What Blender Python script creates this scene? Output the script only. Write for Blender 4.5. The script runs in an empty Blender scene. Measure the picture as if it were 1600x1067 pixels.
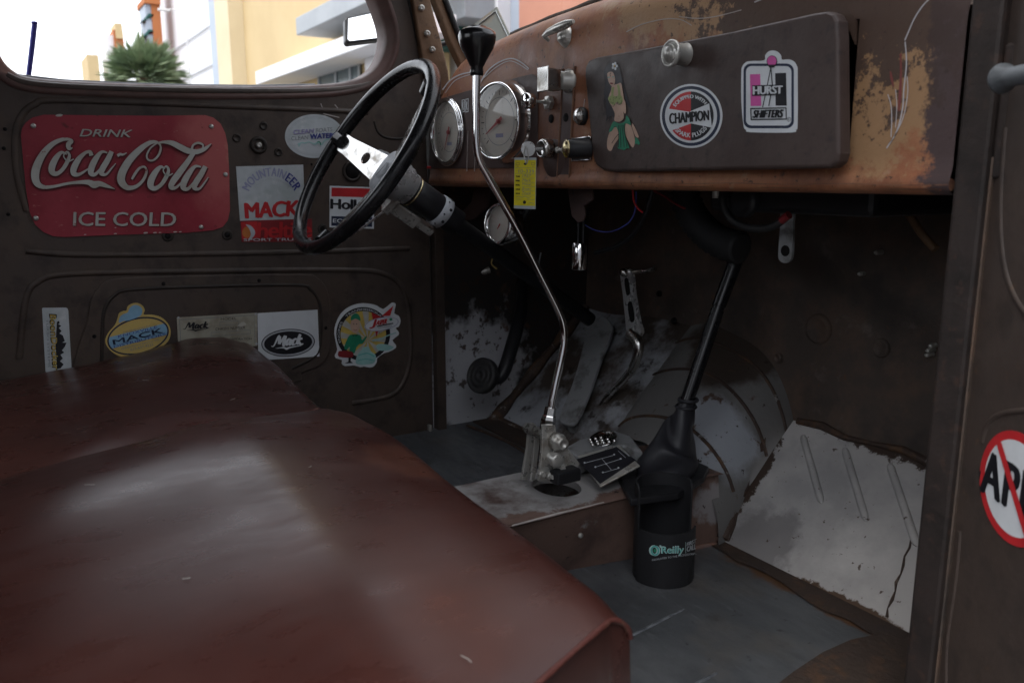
import bpy, bmesh, math, random
from mathutils import Vector, Matrix
random.seed(7)
C = bpy.context.scene.collection
SC = bpy.context.scene

# ------------------------------------------------------------------ camera, world, sun, exposure
FPX, CX, CY, H = 1291.0, 800.0, 533.5, 0.60
YAW, PIT = math.atan(800 / FPX), math.atan(253.5 / FPX)
CF = Vector((-math.cos(YAW) * math.cos(PIT), math.sin(YAW) * math.cos(PIT), -math.sin(PIT)))
CR = Vector((math.sin(YAW), math.cos(YAW), 0))
CU = CR.cross(CF)
cam_data = bpy.data.cameras.new("camera")
cam = bpy.data.objects.new("camera", cam_data)
C.objects.link(cam)
cam.matrix_world = Matrix(((CR.x, CU.x, -CF.x, 0), (CR.y, CU.y, -CF.y, 0), (CR.z, CU.z, -CF.z, H), (0, 0, 0, 1)))
cam_data.sensor_fit = 'HORIZONTAL'
cam_data.sensor_width = 22.3
cam_data.lens = 22.3 * FPX / 1600
cam_data.clip_start = 0.02
cam_data.clip_end = 2000
cam_data.dof.use_dof = True
cam_data.dof.focus_distance = 1.3
cam_data.dof.aperture_fstop = 4.5
SC.camera = cam

world = bpy.data.worlds.new("World")
SC.world = world
world.use_nodes = True
wn = world.node_tree.nodes
sky = wn.new("ShaderNodeTexSky")
sky.sky_type = 'NISHITA'
sky.sun_disc = False
SUN_EL, SUN_AZ = math.radians(68), math.radians(165)
sky.sun_elevation = SUN_EL
sky.sun_rotation = SUN_AZ
sky.air_density = 1.0
sky.dust_density = 4.0
sky.ozone_density = 1.5
veil = wn.new("ShaderNodeMix")          # a bright even cloud layer over the blue
veil.data_type = 'RGBA'
veil.inputs["Factor"].default_value = 0.8
veil.inputs["B"].default_value = (8.6, 8.9, 9.4, 1)
world.node_tree.links.new(sky.outputs[0], veil.inputs["A"])
world.node_tree.links.new(veil.outputs["Result"], wn["Background"].inputs[0])
wn["Background"].inputs[1].default_value = 0.12
sun_data = bpy.data.lights.new("sun", 'SUN')
sun_data.energy = 1.0
sun_data.angle = math.radians(40)
sun_data.color = (1.0, 0.96, 0.9)
sun = bpy.data.objects.new("sun", sun_data)
C.objects.link(sun)
sd = Vector((math.sin(SUN_AZ) * math.cos(SUN_EL), math.cos(SUN_AZ) * math.cos(SUN_EL), math.sin(SUN_EL)))
sun.rotation_euler = sd.to_track_quat('Z', 'Y').to_euler()
sun.location = (0, 0, 20)
SC.view_settings.view_transform = 'Standard'
SC.view_settings.look = 'None'
SC.view_settings.exposure = 1.38
SC.view_settings.gamma = 1.0
SC.cycles.use_denoising = True
SC.cycles.max_bounces = 10
SC.cycles.diffuse_bounces = 6
SC.cycles.sample_clamp_indirect = 6.0
SC.cycles.caustics_reflective = False
SC.cycles.caustics_refractive = False


# ------------------------------------------------------------------ measuring helpers: where the photo's sight lines meet real planes
def ray(px, py):
    return CF + CR * ((px - CX) / FPX) + CU * ((CY - py) / FPX)


EYE = Vector((0, 0, H))


def on_axis(px, py, ax, val):
    d = ray(px, py)
    return EYE + d * ((val - EYE[ax]) / d[ax])


def PX(x):
    return lambda px, py, off=0.0: on_axis(px, py, 0, x) + Vector((off, 0, 0))


def PY(y):
    return lambda px, py, off=0.0: on_axis(px, py, 1, y) + Vector((0, -off, 0))


def PZ(z):
    return lambda px, py, off=0.0: on_axis(px, py, 2, z) + Vector((0, 0, off))


def plane(p0, n):
    p0, n = Vector(p0), Vector(n).normalized()

    def f(px, py, off=0.0):
        d = ray(px, py)
        return EYE + d * ((p0 - EYE).dot(n) / d.dot(n)) + n * off
    f.n = n
    return f


# ------------------------------------------------------------------ materials
def mat(name, col, rough=0.5, metal=0.0, layers=(), bump=None, spec=None, rvar=None, coat=0.0, alpha=None, flake=None):
    """layers: dicts(col, scale, lo, hi, detail, stretch, region=(x,y,z,r_in,r_out), rough)"""
    m = bpy.data.materials.new(name)
    m.use_nodes = True
    nt = m.node_tree
    N, L = nt.nodes, nt.links
    b = N["Principled BSDF"]
    b.inputs["Metallic"].default_value = metal
    b.inputs["Coat Weight"].default_value = coat
    b.inputs["Coat Roughness"].default_value = 0.28
    b.inputs["Specular IOR Level"].default_value = 0.3 if spec is None else spec
    tc = N.new("ShaderNodeTexCoord")

    def noise(scale, detail=5.0, stretch=None, rough=0.6, dist=0.0):
        n = N.new("ShaderNodeTexNoise")
        n.inputs["Scale"].default_value = scale
        n.inputs["Detail"].default_value = detail
        n.inputs["Roughness"].default_value = rough
        n.inputs["Distortion"].default_value = dist
        if stretch:
            mp = N.new("ShaderNodeMapping")
            mp.inputs["Scale"].default_value = stretch
            L.new(tc.outputs["Object"], mp.inputs[0])
            L.new(mp.outputs[0], n.inputs["Vector"])
        else:
            L.new(tc.outputs["Object"], n.inputs["Vector"])
        return n

    def rng(sock, lo, hi, a=0.0, c=1.0):
        r = N.new("ShaderNodeMapRange")
        L.new(sock, r.inputs[0])
        for i, v in enumerate((lo, hi, a, c)):
            r.inputs[i + 1].default_value = v
        return r.outputs[0]

    cur, curr = None, None
    for ly in layers:
        n = noise(ly.get('scale', 5), ly.get('detail', 6), ly.get('stretch'), ly.get('nrough', 0.62), ly.get('dist', 0.0))
        src = n.outputs["Fac"]
        if 'region' in ly:
            rx, ry, rz, r0, r1 = ly['region'][:5]
            mp = N.new("ShaderNodeMapping")
            mp.vector_type = 'POINT'
            sc_ = ly['region'][5] if len(ly['region']) > 5 else (1, 1, 1)
            mp.inputs["Location"].default_value = (-rx * sc_[0], -ry * sc_[1], -rz * sc_[2])
            mp.inputs["Scale"].default_value = sc_
            L.new(tc.outputs["Object"], mp.inputs[0])
            ln = N.new("ShaderNodeVectorMath")
            ln.operation = 'LENGTH'
            L.new(mp.outputs[0], ln.inputs[0])
            reg = rng(ln.outputs["Value"], r0, r1, 0.35, -0.45)
            ad = N.new("ShaderNodeMath")
            ad.operation = 'ADD'
            L.new(src, ad.inputs[0])
            L.new(reg, ad.inputs[1])
            src = ad.outputs[0]
        fac = rng(src, ly.get('lo', 0.5), ly.get('hi', 0.6), 0.0, ly.get('amt', 1.0))
        mx = N.new("ShaderNodeMix")
        mx.data_type = 'RGBA'
        L.new(fac, mx.inputs["Factor"])
        if cur is None:
            mx.inputs["A"].default_value = (*col, 1)
        else:
            L.new(cur, mx.inputs["A"])
        mx.inputs["B"].default_value = (*ly['col'], 1)
        cur = mx.outputs["Result"]
        if 'rough' in ly:
            mr = N.new("ShaderNodeMix")
            L.new(fac, mr.inputs["Factor"])
            if curr is None:
                mr.inputs["A"].default_value = rough
            else:
                L.new(curr, mr.inputs["A"])
            mr.inputs["B"].default_value = ly['rough']
            curr = mr.outputs["Result"]
    if cur is None:
        b.inputs["Base Color"].default_value = (*col, 1)
    else:
        L.new(cur, b.inputs["Base Color"])
    b.inputs["Roughness"].default_value = rough
    if rvar:
        n = noise(rvar[0], 5, rvar[3] if len(rvar) > 3 else None)
        L.new(rng(n.outputs["Fac"], 0.3, 0.7, rvar[1], rvar[2]), b.inputs["Roughness"])
    elif curr is not None:
        L.new(curr, b.inputs["Roughness"])
    if bump:
        n = noise(bump[0], 6, bump[2] if len(bump) > 2 else None)
        bp = N.new("ShaderNodeBump")
        bp.inputs["Strength"].default_value = bump[1]
        bp.inputs["Distance"].default_value = 0.004
        L.new(n.outputs["Fac"], bp.inputs["Height"])
        L.new(bp.outputs[0], b.inputs["Normal"])
    return m


def flat(name, col, rough=0.45):
    return mat(name, col, rough, layers=[dict(col=tuple(c * 0.72 for c in col), scale=28, lo=0.42, hi=0.75)], rvar=(60, rough - 0.08, rough + 0.12))


def glass_mat(name, tint=(1, 1, 1), gloss=0.06):
    m = bpy.data.materials.new(name)
    m.use_nodes = True
    nt = m.node_tree
    nt.nodes.clear()
    out = nt.nodes.new("ShaderNodeOutputMaterial")
    tr = nt.nodes.new("ShaderNodeBsdfTransparent")
    tr.inputs[0].default_value = (*tint, 1)
    gl = nt.nodes.new("ShaderNodeBsdfGlossy")
    gl.inputs["Roughness"].default_value = 0.02
    lw = nt.nodes.new("ShaderNodeLayerWeight")
    pw_ = nt.nodes.new("ShaderNodeMath")
    pw_.operation = 'POWER'
    pw_.inputs[1].default_value = 4.0
    nt.links.new(lw.outputs["Facing"], pw_.inputs[0])
    fr = nt.nodes.new("ShaderNodeMapRange")
    fr.inputs[3].default_value = 0.045
    fr.inputs[4].default_value = 0.9
    nt.links.new(pw_.outputs[0], fr.inputs[0])
    mx = nt.nodes.new("ShaderNodeMixShader")
    nt.links.new(fr.outputs[0], mx.inputs[0])
    nt.links.new(tr.outputs[0], mx.inputs[1])
    nt.links.new(gl.outputs[0], mx.inputs[2])
    nt.links.new(mx.outputs[0], out.inputs[0])
    return m


M = {}
M['door'] = mat('door_brown_paint', (0.060, 0.045, 0.038), 0.42, layers=[
    dict(col=(0.085, 0.062, 0.05), scale=70, lo=0.66, hi=0.72, detail=8, amt=0.6), dict(col=(0.062, 0.05, 0.043), scale=7, lo=0.52, hi=0.74, detail=9, stretch=(1, 0.35, 1.6), amt=0.8),
    dict(col=(0.082, 0.056, 0.041), scale=9, lo=0.45, hi=0.75, amt=0.7), dict(col=(0.022, 0.017, 0.015), scale=22, lo=0.5, hi=0.78),
    dict(col=(0.13, 0.07, 0.035), scale=60, lo=0.66, hi=0.76, amt=0.5), dict(col=(0.02, 0.016, 0.014), scale=45, lo=0.69, hi=0.74, amt=0.8)],
    bump=(140, 0.12), rvar=(25, 0.36, 0.62))
M['door'].name = 'door_brown_paint'
M['door_light'] = mat('door_frame_paint', (0.105, 0.06, 0.052), 0.42, layers=[
    dict(col=(0.07, 0.045, 0.038), scale=14, lo=0.45, hi=0.7), dict(col=(0.03, 0.02, 0.02), scale=60, lo=0.68, hi=0.74, amt=0.8)],
    bump=(120, 0.1), rvar=(30, 0.3, 0.55))
M['groove'] = mat('groove_shadow_paint', (0.024, 0.019, 0.016), 0.55, layers=[dict(col=(0.042, 0.03, 0.024), scale=40, lo=0.45, hi=0.7)])
M['dash'] = mat('dash_rusty_paint', (0.25, 0.098, 0.05), 0.42, layers=[
    dict(col=(0.33, 0.165, 0.085), scale=11, lo=0.46, hi=0.66, detail=10, nrough=0.7),
    dict(col=(0.105, 0.045, 0.029), scale=8, lo=0.48, hi=0.68, detail=10, nrough=0.72, stretch=(1, 1, 0.5)), dict(col=(0.33, 0.22, 0.15), scale=46, lo=0.62, hi=0.70, detail=8, amt=0.55),
    dict(col=(0.29, 0.17, 0.088), scale=20, lo=0.46, hi=0.53, detail=11, nrough=0.78, region=(-0.55, 0.79, 0.80, 0.07, 0.23, (1.3, 1, 0.75))),
    dict(col=(0.33, 0.20, 0.11), scale=15, lo=0.47, hi=0.57, detail=11, nrough=0.76, region=(-0.78, 0.80, 0.87, 0.06, 0.28, (0.6, 1, 1.6))),
    dict(col=(0.06, 0.04, 0.040), scale=26, lo=0.49, hi=0.58, detail=11, nrough=0.78, region=(-0.45, 0.79, 0.72, 0.03, 0.12, (1.2, 1, 0.3))),
    dict(col=(0.04, 0.026, 0.022), scale=95, lo=0.63, hi=0.67, detail=4, amt=0.85),
    dict(col=(0.05, 0.032, 0.028), scale=34, lo=0.66, hi=0.70, detail=11, nrough=0.78, region=(-0.60, 0.79, 0.83, 0.08, 0.40, (0.7, 1, 1)), amt=0.9), dict(col=(0.055, 0.034, 0.03), scale=16, lo=0.62, hi=0.68, detail=11, nrough=0.75, amt=0.8)],
    bump=(160, 0.16), rvar=(22, 0.36, 0.62))
M['dash_panel'] = mat('gauge_panel_paint', (0.07, 0.044, 0.04), 0.5, layers=[
    dict(col=(0.085, 0.052, 0.044), scale=14, lo=0.45, hi=0.7), dict(col=(0.04, 0.028, 0.034), scale=70, lo=0.6, hi=0.7)], bump=(150, 0.1), rvar=(30, 0.4, 0.6))
M['glove'] = mat('glovebox_paint', (0.052, 0.035, 0.031), 0.5, layers=[
    dict(col=(0.074, 0.054, 0.048), scale=10, lo=0.42, hi=0.7, detail=8), dict(col=(0.038, 0.029, 0.028), scale=60, lo=0.55, hi=0.7),
    dict(col=(0.19, 0.15, 0.11), scale=30, lo=0.66, hi=0.7, region=(-0.575, 0.75, 0.75, 0.0, 0.03, (1, 1, 0.4)), amt=0.7)], bump=(180, 0.1), rvar=(30, 0.38, 0.58))
M['rust_lip'] = mat('rusted_edge', (0.17, 0.085, 0.05), 0.6, layers=[dict(col=(0.11, 0.05, 0.035), scale=20, lo=0.48, hi=0.62), dict(col=(0.04, 0.025, 0.02), scale=70, lo=0.6, hi=0.68)], bump=(120, 0.3))
M['leather'] = mat('maroon_vinyl', (0.037, 0.0122, 0.0098), 0.3, layers=[
    dict(col=(0.052, 0.0170, 0.0128), scale=5, lo=0.42, hi=0.7, detail=8), dict(col=(0.027, 0.0105, 0.009), scale=3, lo=0.48, hi=0.72),
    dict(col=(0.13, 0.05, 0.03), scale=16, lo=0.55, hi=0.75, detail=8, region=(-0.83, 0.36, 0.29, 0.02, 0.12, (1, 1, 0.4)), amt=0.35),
    dict(col=(0.13, 0.07, 0.055), scale=120, lo=0.71, hi=0.74, amt=0.5), dict(col=(0.065, 0.030, 0.024), scale=30, lo=0.58, hi=0.76, detail=10, stretch=(1.6, 0.25, 1), amt=0.3)],
    bump=(90, 0.018, (1.6, 0.6, 1)), rvar=(22, 0.24, 0.36, (1.8, 0.6, 1)), coat=0.0, spec=0.5)
M['piping'] = mat('maroon_piping', (0.065, 0.018, 0.014), 0.5, layers=[dict(col=(0.10, 0.05, 0.035), scale=60, lo=0.55, hi=0.68)], bump=(200, 0.3))
M['steel_dark'] = mat('dirty_firewall_paint', (0.080, 0.062, 0.052), 0.7, layers=[
    dict(col=(0.125, 0.082, 0.060), scale=10, lo=0.45, hi=0.65, detail=10, nrough=0.72), dict(col=(0.17, 0.14, 0.12), scale=26, lo=0.6, hi=0.72, detail=10, amt=0.6), dict(col=(0.048, 0.040, 0.036), scale=6, lo=0.5, hi=0.68),
    dict(col=(0.12, 0.065, 0.035), scale=35, lo=0.66, hi=0.72, amt=0.7)], bump=(60, 0.4))
WORN = [dict(col=(0.28, 0.29, 0.31), scale=9, lo=0.45, hi=0.66, detail=8), dict(col=(0.46, 0.46, 0.47), scale=5, lo=0.55, hi=0.7),
        dict(col=(0.06, 0.04, 0.03), scale=48, lo=0.64, hi=0.68, amt=0.85), dict(col=(0.10, 0.055, 0.03), scale=14, lo=0.65, hi=0.71, amt=0.8)]
M['toe_white'] = mat('chalky_white_toe_board', (0.42, 0.40, 0.385), 0.55, layers=[dict(col=(0.30, 0.29, 0.285), scale=7, lo=0.45, hi=0.66, detail=8), dict(col=(0.50, 0.48, 0.46), scale=5, lo=0.55, hi=0.7)] + [
    dict(col=(0.17, 0.16, 0.16), scale=10, lo=0.5, hi=0.62, detail=8, region=(-0.86, 0.99, 0.04, 0.02, 0.16), amt=0.8),
    dict(col=(0.07, 0.045, 0.03), scale=60, lo=0.655, hi=0.68, amt=0.9), dict(col=(0.12, 0.085, 0.06), scale=150, lo=0.67, hi=0.71, amt=0.8),
    dict(col=(0.05, 0.033, 0.025), scale=40, lo=0.5, hi=0.56, detail=10, nrough=0.75, region=(-0.68, 1.168, 0.185, 0.0, 0.05, (0.1, 1, 1))),
    dict(col=(0.05, 0.033, 0.025), scale=40, lo=0.5, hi=0.56, detail=10, nrough=0.75, region=(-0.945, 1.07, 0.09, 0.005, 0.055, (1, 0.25, 0.25))),
    dict(col=(0.075, 0.045, 0.028), scale=34, lo=0.5, hi=0.58, detail=9, nrough=0.75, region=(-0.68, 0.985, 0.0, 0.0, 0.026, (0.12, 1, 1.0)))], bump=(90, 0.12))
M['toe_worn'] = mat('worn_grey_toe_board', (0.33, 0.34, 0.36), 0.6, layers=WORN[:1] + [
    dict(col=(0.07, 0.055, 0.045), scale=7, lo=0.46, hi=0.58, detail=9), dict(col=(0.03, 0.022, 0.018), scale=30, lo=0.58, hi=0.66, amt=0.85)], bump=(70, 0.3))
M['kick'] = mat('flaking_kick_panel', (0.035, 0.03, 0.028), 0.6, layers=[
    dict(col=(0.45, 0.45, 0.47), scale=13, lo=0.44, hi=0.6, detail=9, region=(-1.6, 0.90, 0.15, 0.06, 0.24, (1, 1, 0.9))),
    dict(col=(0.05, 0.03, 0.022), scale=40, lo=0.57, hi=0.62, amt=0.9), dict(col=(0.10, 0.055, 0.035), scale=18, lo=0.6, hi=0.68)], bump=(70, 0.3))
M['hump'] = mat('transmission_cover_paint', (0.15, 0.145, 0.14), 0.55, layers=[
    dict(col=(0.30, 0.315, 0.34), scale=7, lo=0.42, hi=0.58, detail=8, region=(-1.0, 1.02, 0.16, 0.04, 0.15)),
    dict(col=(0.055, 0.042, 0.034), scale=8, lo=0.5, hi=0.62, detail=9, region=(-1.12, 1.2, 0.30, 0.06, 0.20)),
    dict(col=(0.08, 0.05, 0.035), scale=26, lo=0.62, hi=0.68), dict(col=(0.03, 0.02, 0.016), scale=60, lo=0.66, hi=0.7)], bump=(60, 0.3))
M['tunnel'] = mat('tunnel_brown_paint', (0.15, 0.095, 0.077), 0.5, layers=[
    dict(col=(0.30, 0.29, 0.285), scale=16, lo=0.44, hi=0.5, detail=9, nrough=0.7, region=(-1.06, 0.70, 0.125, 0.06, 0.17, (1.0, 0.62, 1))),
    dict(col=(0.085, 0.055, 0.048), scale=12, lo=0.5, hi=0.68), dict(col=(0.26, 0.24, 0.24), scale=16, lo=0.6, hi=0.7, detail=9, region=(-0.92, 0.97, 0.08, 0.0, 0.14)),
    dict(col=(0.03, 0.02, 0.018), scale=65, lo=0.66, hi=0.7)], bump=(80, 0.25), rvar=(30, 0.35, 0.6))
M['seam'] = mat('brown_seam_sealer', (0.05, 0.033, 0.026), 0.65, layers=[dict(col=(0.10, 0.055, 0.03), scale=30, lo=0.5, hi=0.65), dict(col=(0.25, 0.24, 0.23), scale=40, lo=0.62, hi=0.68)], bump=(90, 0.8))
M['rust'] = mat('floor_edge_rust', (0.042, 0.029, 0.023), 0.8, layers=[dict(col=(0.085, 0.045, 0.025), scale=30, lo=0.52, hi=0.66), dict(col=(0.035, 0.026, 0.024), scale=15, lo=0.5, hi=0.65)], bump=(80, 0.8))
M['floor'] = mat('slate_floor_paint', (0.064, 0.068, 0.074), 0.42, layers=[
    dict(col=(0.098, 0.102, 0.108), scale=6, lo=0.42, hi=0.72, stretch=(1, 2.2, 1), detail=8), dict(col=(0.040, 0.042, 0.046), scale=5, lo=0.5, hi=0.7),
    dict(col=(0.17, 0.18, 0.195), scale=22, lo=0.60, hi=0.74, stretch=(0.5, 3, 1), detail=10, amt=0.55), dict(col=(0.022, 0.022, 0.024), scale=45, lo=0.62, hi=0.68, detail=9, amt=0.7), dict(col=(0.16, 0.15, 0.14), scale=130, lo=0.70, hi=0.73, amt=0.7),
    dict(col=(0.105, 0.09, 0.075), scale=8, lo=0.52, hi=0.76, detail=10, amt=0.6), dict(col=(0.03, 0.027, 0.025), scale=14, lo=0.60, hi=0.70, detail=10, amt=0.6),
    dict(col=(0.09, 0.05, 0.03), scale=12, lo=0.5, hi=0.6, detail=9, region=(-0.62, 0.985, 0.0, 0.02, 0.09, (0.16, 1, 1))),
    dict(col=(0.06, 0.038, 0.028), scale=9, lo=0.52, hi=0.62, detail=9, region=(-0.46, 0.75, 0.0, 0.05, 0.22, (1, 0.55, 1)))],
    bump=(55, 0.2), rvar=(20, 0.28, 0.55, (1, 3, 1)))
M['floor_worn'] = mat('scuffed_floor_paint', (0.13, 0.14, 0.155), 0.45, layers=[dict(col=(0.07, 0.075, 0.085), scale=50, lo=0.45, hi=0.6)])
M['hose'] = mat('dusty_hose_rubber', (0.022, 0.022, 0.023), 0.6)
M['jamb'] = mat('door_post_paint', (0.026, 0.019, 0.017), 0.62, layers=[dict(col=(0.014, 0.011, 0.010), scale=14, lo=0.45, hi=0.65), dict(col=(0.04, 0.024, 0.019), scale=60, lo=0.55, hi=0.66, detail=9)], bump=(100, 0.25))
M['pass_door'] = mat('passenger_door_paint', (0.05, 0.037, 0.032), 0.55, layers=[
    dict(col=(0.066, 0.047, 0.038), scale=8, lo=0.4, hi=0.75, stretch=(1, 1, 0.5)), dict(col=(0.032, 0.025, 0.022), scale=26, lo=0.5, hi=0.75),
    dict(col=(0.12, 0.065, 0.035), scale=50, lo=0.64, hi=0.74, amt=0.5)], bump=(130, 0.14), rvar=(24, 0.42, 0.65))
M['pillar'] = mat('tan_rusty_pillar', (0.17, 0.098, 0.055), 0.55, layers=[dict(col=(0.10, 0.06, 0.035), scale=12, lo=0.45, hi=0.65), dict(col=(0.05, 0.03, 0.02), scale=45, lo=0.6, hi=0.7)], bump=(100, 0.3))
M['rubber'] = mat('black_rubber', (0.024, 0.024, 0.025), 0.55, layers=[dict(col=(0.045, 0.043, 0.04), scale=30, lo=0.5, hi=0.7)], bump=(150, 0.2))
M['seal'] = mat('perished_brown_seal', (0.055, 0.04, 0.033), 0.75, layers=[dict(col=(0.10, 0.07, 0.05), scale=40, lo=0.5, hi=0.65)], bump=(120, 0.5))
M['black_gloss'] = mat('gloss_black_plastic', (0.008, 0.008, 0.009), 0.2, layers=[dict(col=(0.018, 0.018, 0.02), scale=18, lo=0.5, hi=0.75)], rvar=(30, 0.16, 0.34))
M['black_knob'] = mat('polished_black_knob', (0.006, 0.006, 0.007), 0.12, rvar=(20, 0.08, 0.2), coat=0.4)
M['black_satin'] = mat('satin_black_paint', (0.015, 0.015, 0.017), 0.38, rvar=(30, 0.28, 0.5), bump=(90, 0.1))
M['black_leather'] = mat('black_boot_leather', (0.020, 0.020, 0.024), 0.42, rvar=(30, 0.34, 0.55), bump=(60, 0.25))
M['black_matte'] = mat('black_foam_holder', (0.020, 0.020, 0.022), 0.5, rvar=(40, 0.42, 0.6), bump=(200, 0.1))
M['void'] = mat('dark_cavity', (0.006, 0.005, 0.005), 0.9)
M['chrome'] = mat('chrome', (0.80, 0.80, 0.80), 0.06, 1.0, rvar=(30, 0.03, 0.13))
M['chrome_worn'] = mat('worn_chrome', (0.62, 0.61, 0.59), 0.2, 1.0, layers=[dict(col=(0.30, 0.27, 0.23), scale=40, lo=0.5, hi=0.7)], rvar=(40, 0.12, 0.36))
M['brushed'] = mat('brushed_aluminium', (0.60, 0.60, 0.60), 0.3, 0.6, layers=[dict(col=(0.52, 0.52, 0.53), scale=30, lo=0.45, hi=0.7)], rvar=(60, 0.2, 0.4))
M['zinc'] = mat('zinc_plated_steel', (0.46, 0.45, 0.42), 0.34, 0.55, layers=[dict(col=(0.32, 0.29, 0.25), scale=40, lo=0.5, hi=0.7)], rvar=(50, 0.2, 0.42))
M['handle_grey'] = mat('dull_grey_handle', (0.11, 0.12, 0.13), 0.45, layers=[dict(col=(0.07, 0.075, 0.08), scale=40, lo=0.45, hi=0.65)], bump=(120, 0.2))
M['grey_pedal'] = mat('grey_painted_pedal', (0.25, 0.255, 0.26), 0.55, layers=[dict(col=(0.10, 0.095, 0.09), scale=20, lo=0.5, hi=0.66)], bump=(90, 0.3))
M['brass'] = mat('worn_brass', (0.50, 0.42, 0.24), 0.25, 1.0)
M['dial'] = mat('gauge_dial_paper', (0.62, 0.57, 0.50), 0.6, layers=[dict(col=(0.6, 0.58, 0.53), scale=40, lo=0.45, hi=0.7)])
M['chrome_soft'] = mat('satin_chrome', (0.7, 0.7, 0.7), 0.16, 1.0)
M['glass'] = glass_mat('clear_glass')
M['mirror'] = mat('mirror_glass', (0.9, 0.9, 0.9), 0.02, 1.0)
M['sign_red'] = mat('red_enamel', (0.28, 0.03, 0.045), 0.4, layers=[
    dict(col=(0.20, 0.016, 0.026), scale=9, lo=0.45, hi=0.7),
    dict(col=(0.42, 0.11, 0.105), scale=9, lo=0.36, hi=0.66, detail=9, region=(-1.6, 0.39, 0.65, 0.05, 0.21, (1, 1.4, 0.9)), amt=0.85),
    dict(col=(0.50, 0.24, 0.19), scale=26, lo=0.46, hi=0.68, detail=9, region=(-1.6, 0.41, 0.66, 0.0, 0.11, (1, 1.5, 0.7)), amt=0.8),
    dict(col=(0.10, 0.02, 0.02), scale=40, lo=0.64, hi=0.70, amt=0.8), dict(col=(0.40, 0.17, 0.15), scale=60, lo=0.64, hi=0.70, detail=10, stretch=(1, 1, 2.5), amt=0.6), dict(col=(0.12, 0.05, 0.04), scale=90, lo=0.7, hi=0.74)], bump=(60, 0.08), rvar=(16, 0.28, 0.5))
M['sign_emboss_shade'] = flat('emboss_shade_red', (0.11, 0.012, 0.018))  # painted shade round the embossed letters
M['cream'] = mat('cream_enamel', (0.43, 0.43, 0.40), 0.4, layers=[dict(col=(0.34, 0.32, 0.27), scale=30, lo=0.45, hi=0.7, detail=9), dict(col=(0.26, 0.10, 0.09), scale=70, lo=0.63, hi=0.68, detail=8)])
M['white'] = mat('white_vinyl', (0.62, 0.645, 0.67), 0.4, layers=[dict(col=(0.52, 0.54, 0.56), scale=20, lo=0.45, hi=0.75)], rvar=(50, 0.32, 0.5))
M['off_white'] = mat('weathered_white_vinyl', (0.47, 0.50, 0.52), 0.42, layers=[dict(col=(0.36, 0.40, 0.40), scale=18, lo=0.45, hi=0.7), dict(col=(0.55, 0.56, 0.57), scale=40, lo=0.55, hi=0.7)])
M['plate'] = mat('aged_tin_plate', (0.40, 0.38, 0.31), 0.4, metal=0.25, layers=[dict(col=(0.28, 0.25, 0.19), scale=26, lo=0.46, hi=0.66), dict(col=(0.52, 0.50, 0.44), scale=60, lo=0.6, hi=0.7)])
for nm, c in dict(red=(0.50, 0.025, 0.03), ink=(0.012, 0.012, 0.016), navy=(0.012, 0.02, 0.05), blue=(0.05, 0.06, 0.26), faded_blue=(0.30, 0.31, 0.45), purple=(0.33, 0.30, 0.50),
                  grey_ink=(0.22, 0.24, 0.25), pale_grey=(0.42, 0.45, 0.47), yellow=(0.58, 0.42, 0.10), sticker_yellow=(0.55, 0.40, 0.13), sky_blue=(0.22, 0.40, 0.55), tag_yellow=(0.72, 0.62, 0.02),
                  green=(0.02, 0.22, 0.12), teal=(0.10, 0.42, 0.38), pale_teal=(0.30, 0.52, 0.50), pink=(0.62, 0.10, 0.36), skin=(0.55, 0.37, 0.28), hair=(0.014, 0.012, 0.018), leaf=(0.30, 0.36, 0.13), lip=(0.20, 0.02, 0.03),
                  orange=(0.50, 0.16, 0.04), maroon=(0.22, 0.02, 0.025), gold=(0.40, 0.30, 0.08), scratch=(0.42, 0.38, 0.36), pinstripe=(0.50, 0.48, 0.50), needle_red=(0.42, 0.10, 0.10), flame=(0.19, 0.055, 0.05), mint=(0.45, 0.62, 0.60), silver=(0.45, 0.47, 0.5)).items():
    M[nm] = flat(nm + '_print', c)


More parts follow.
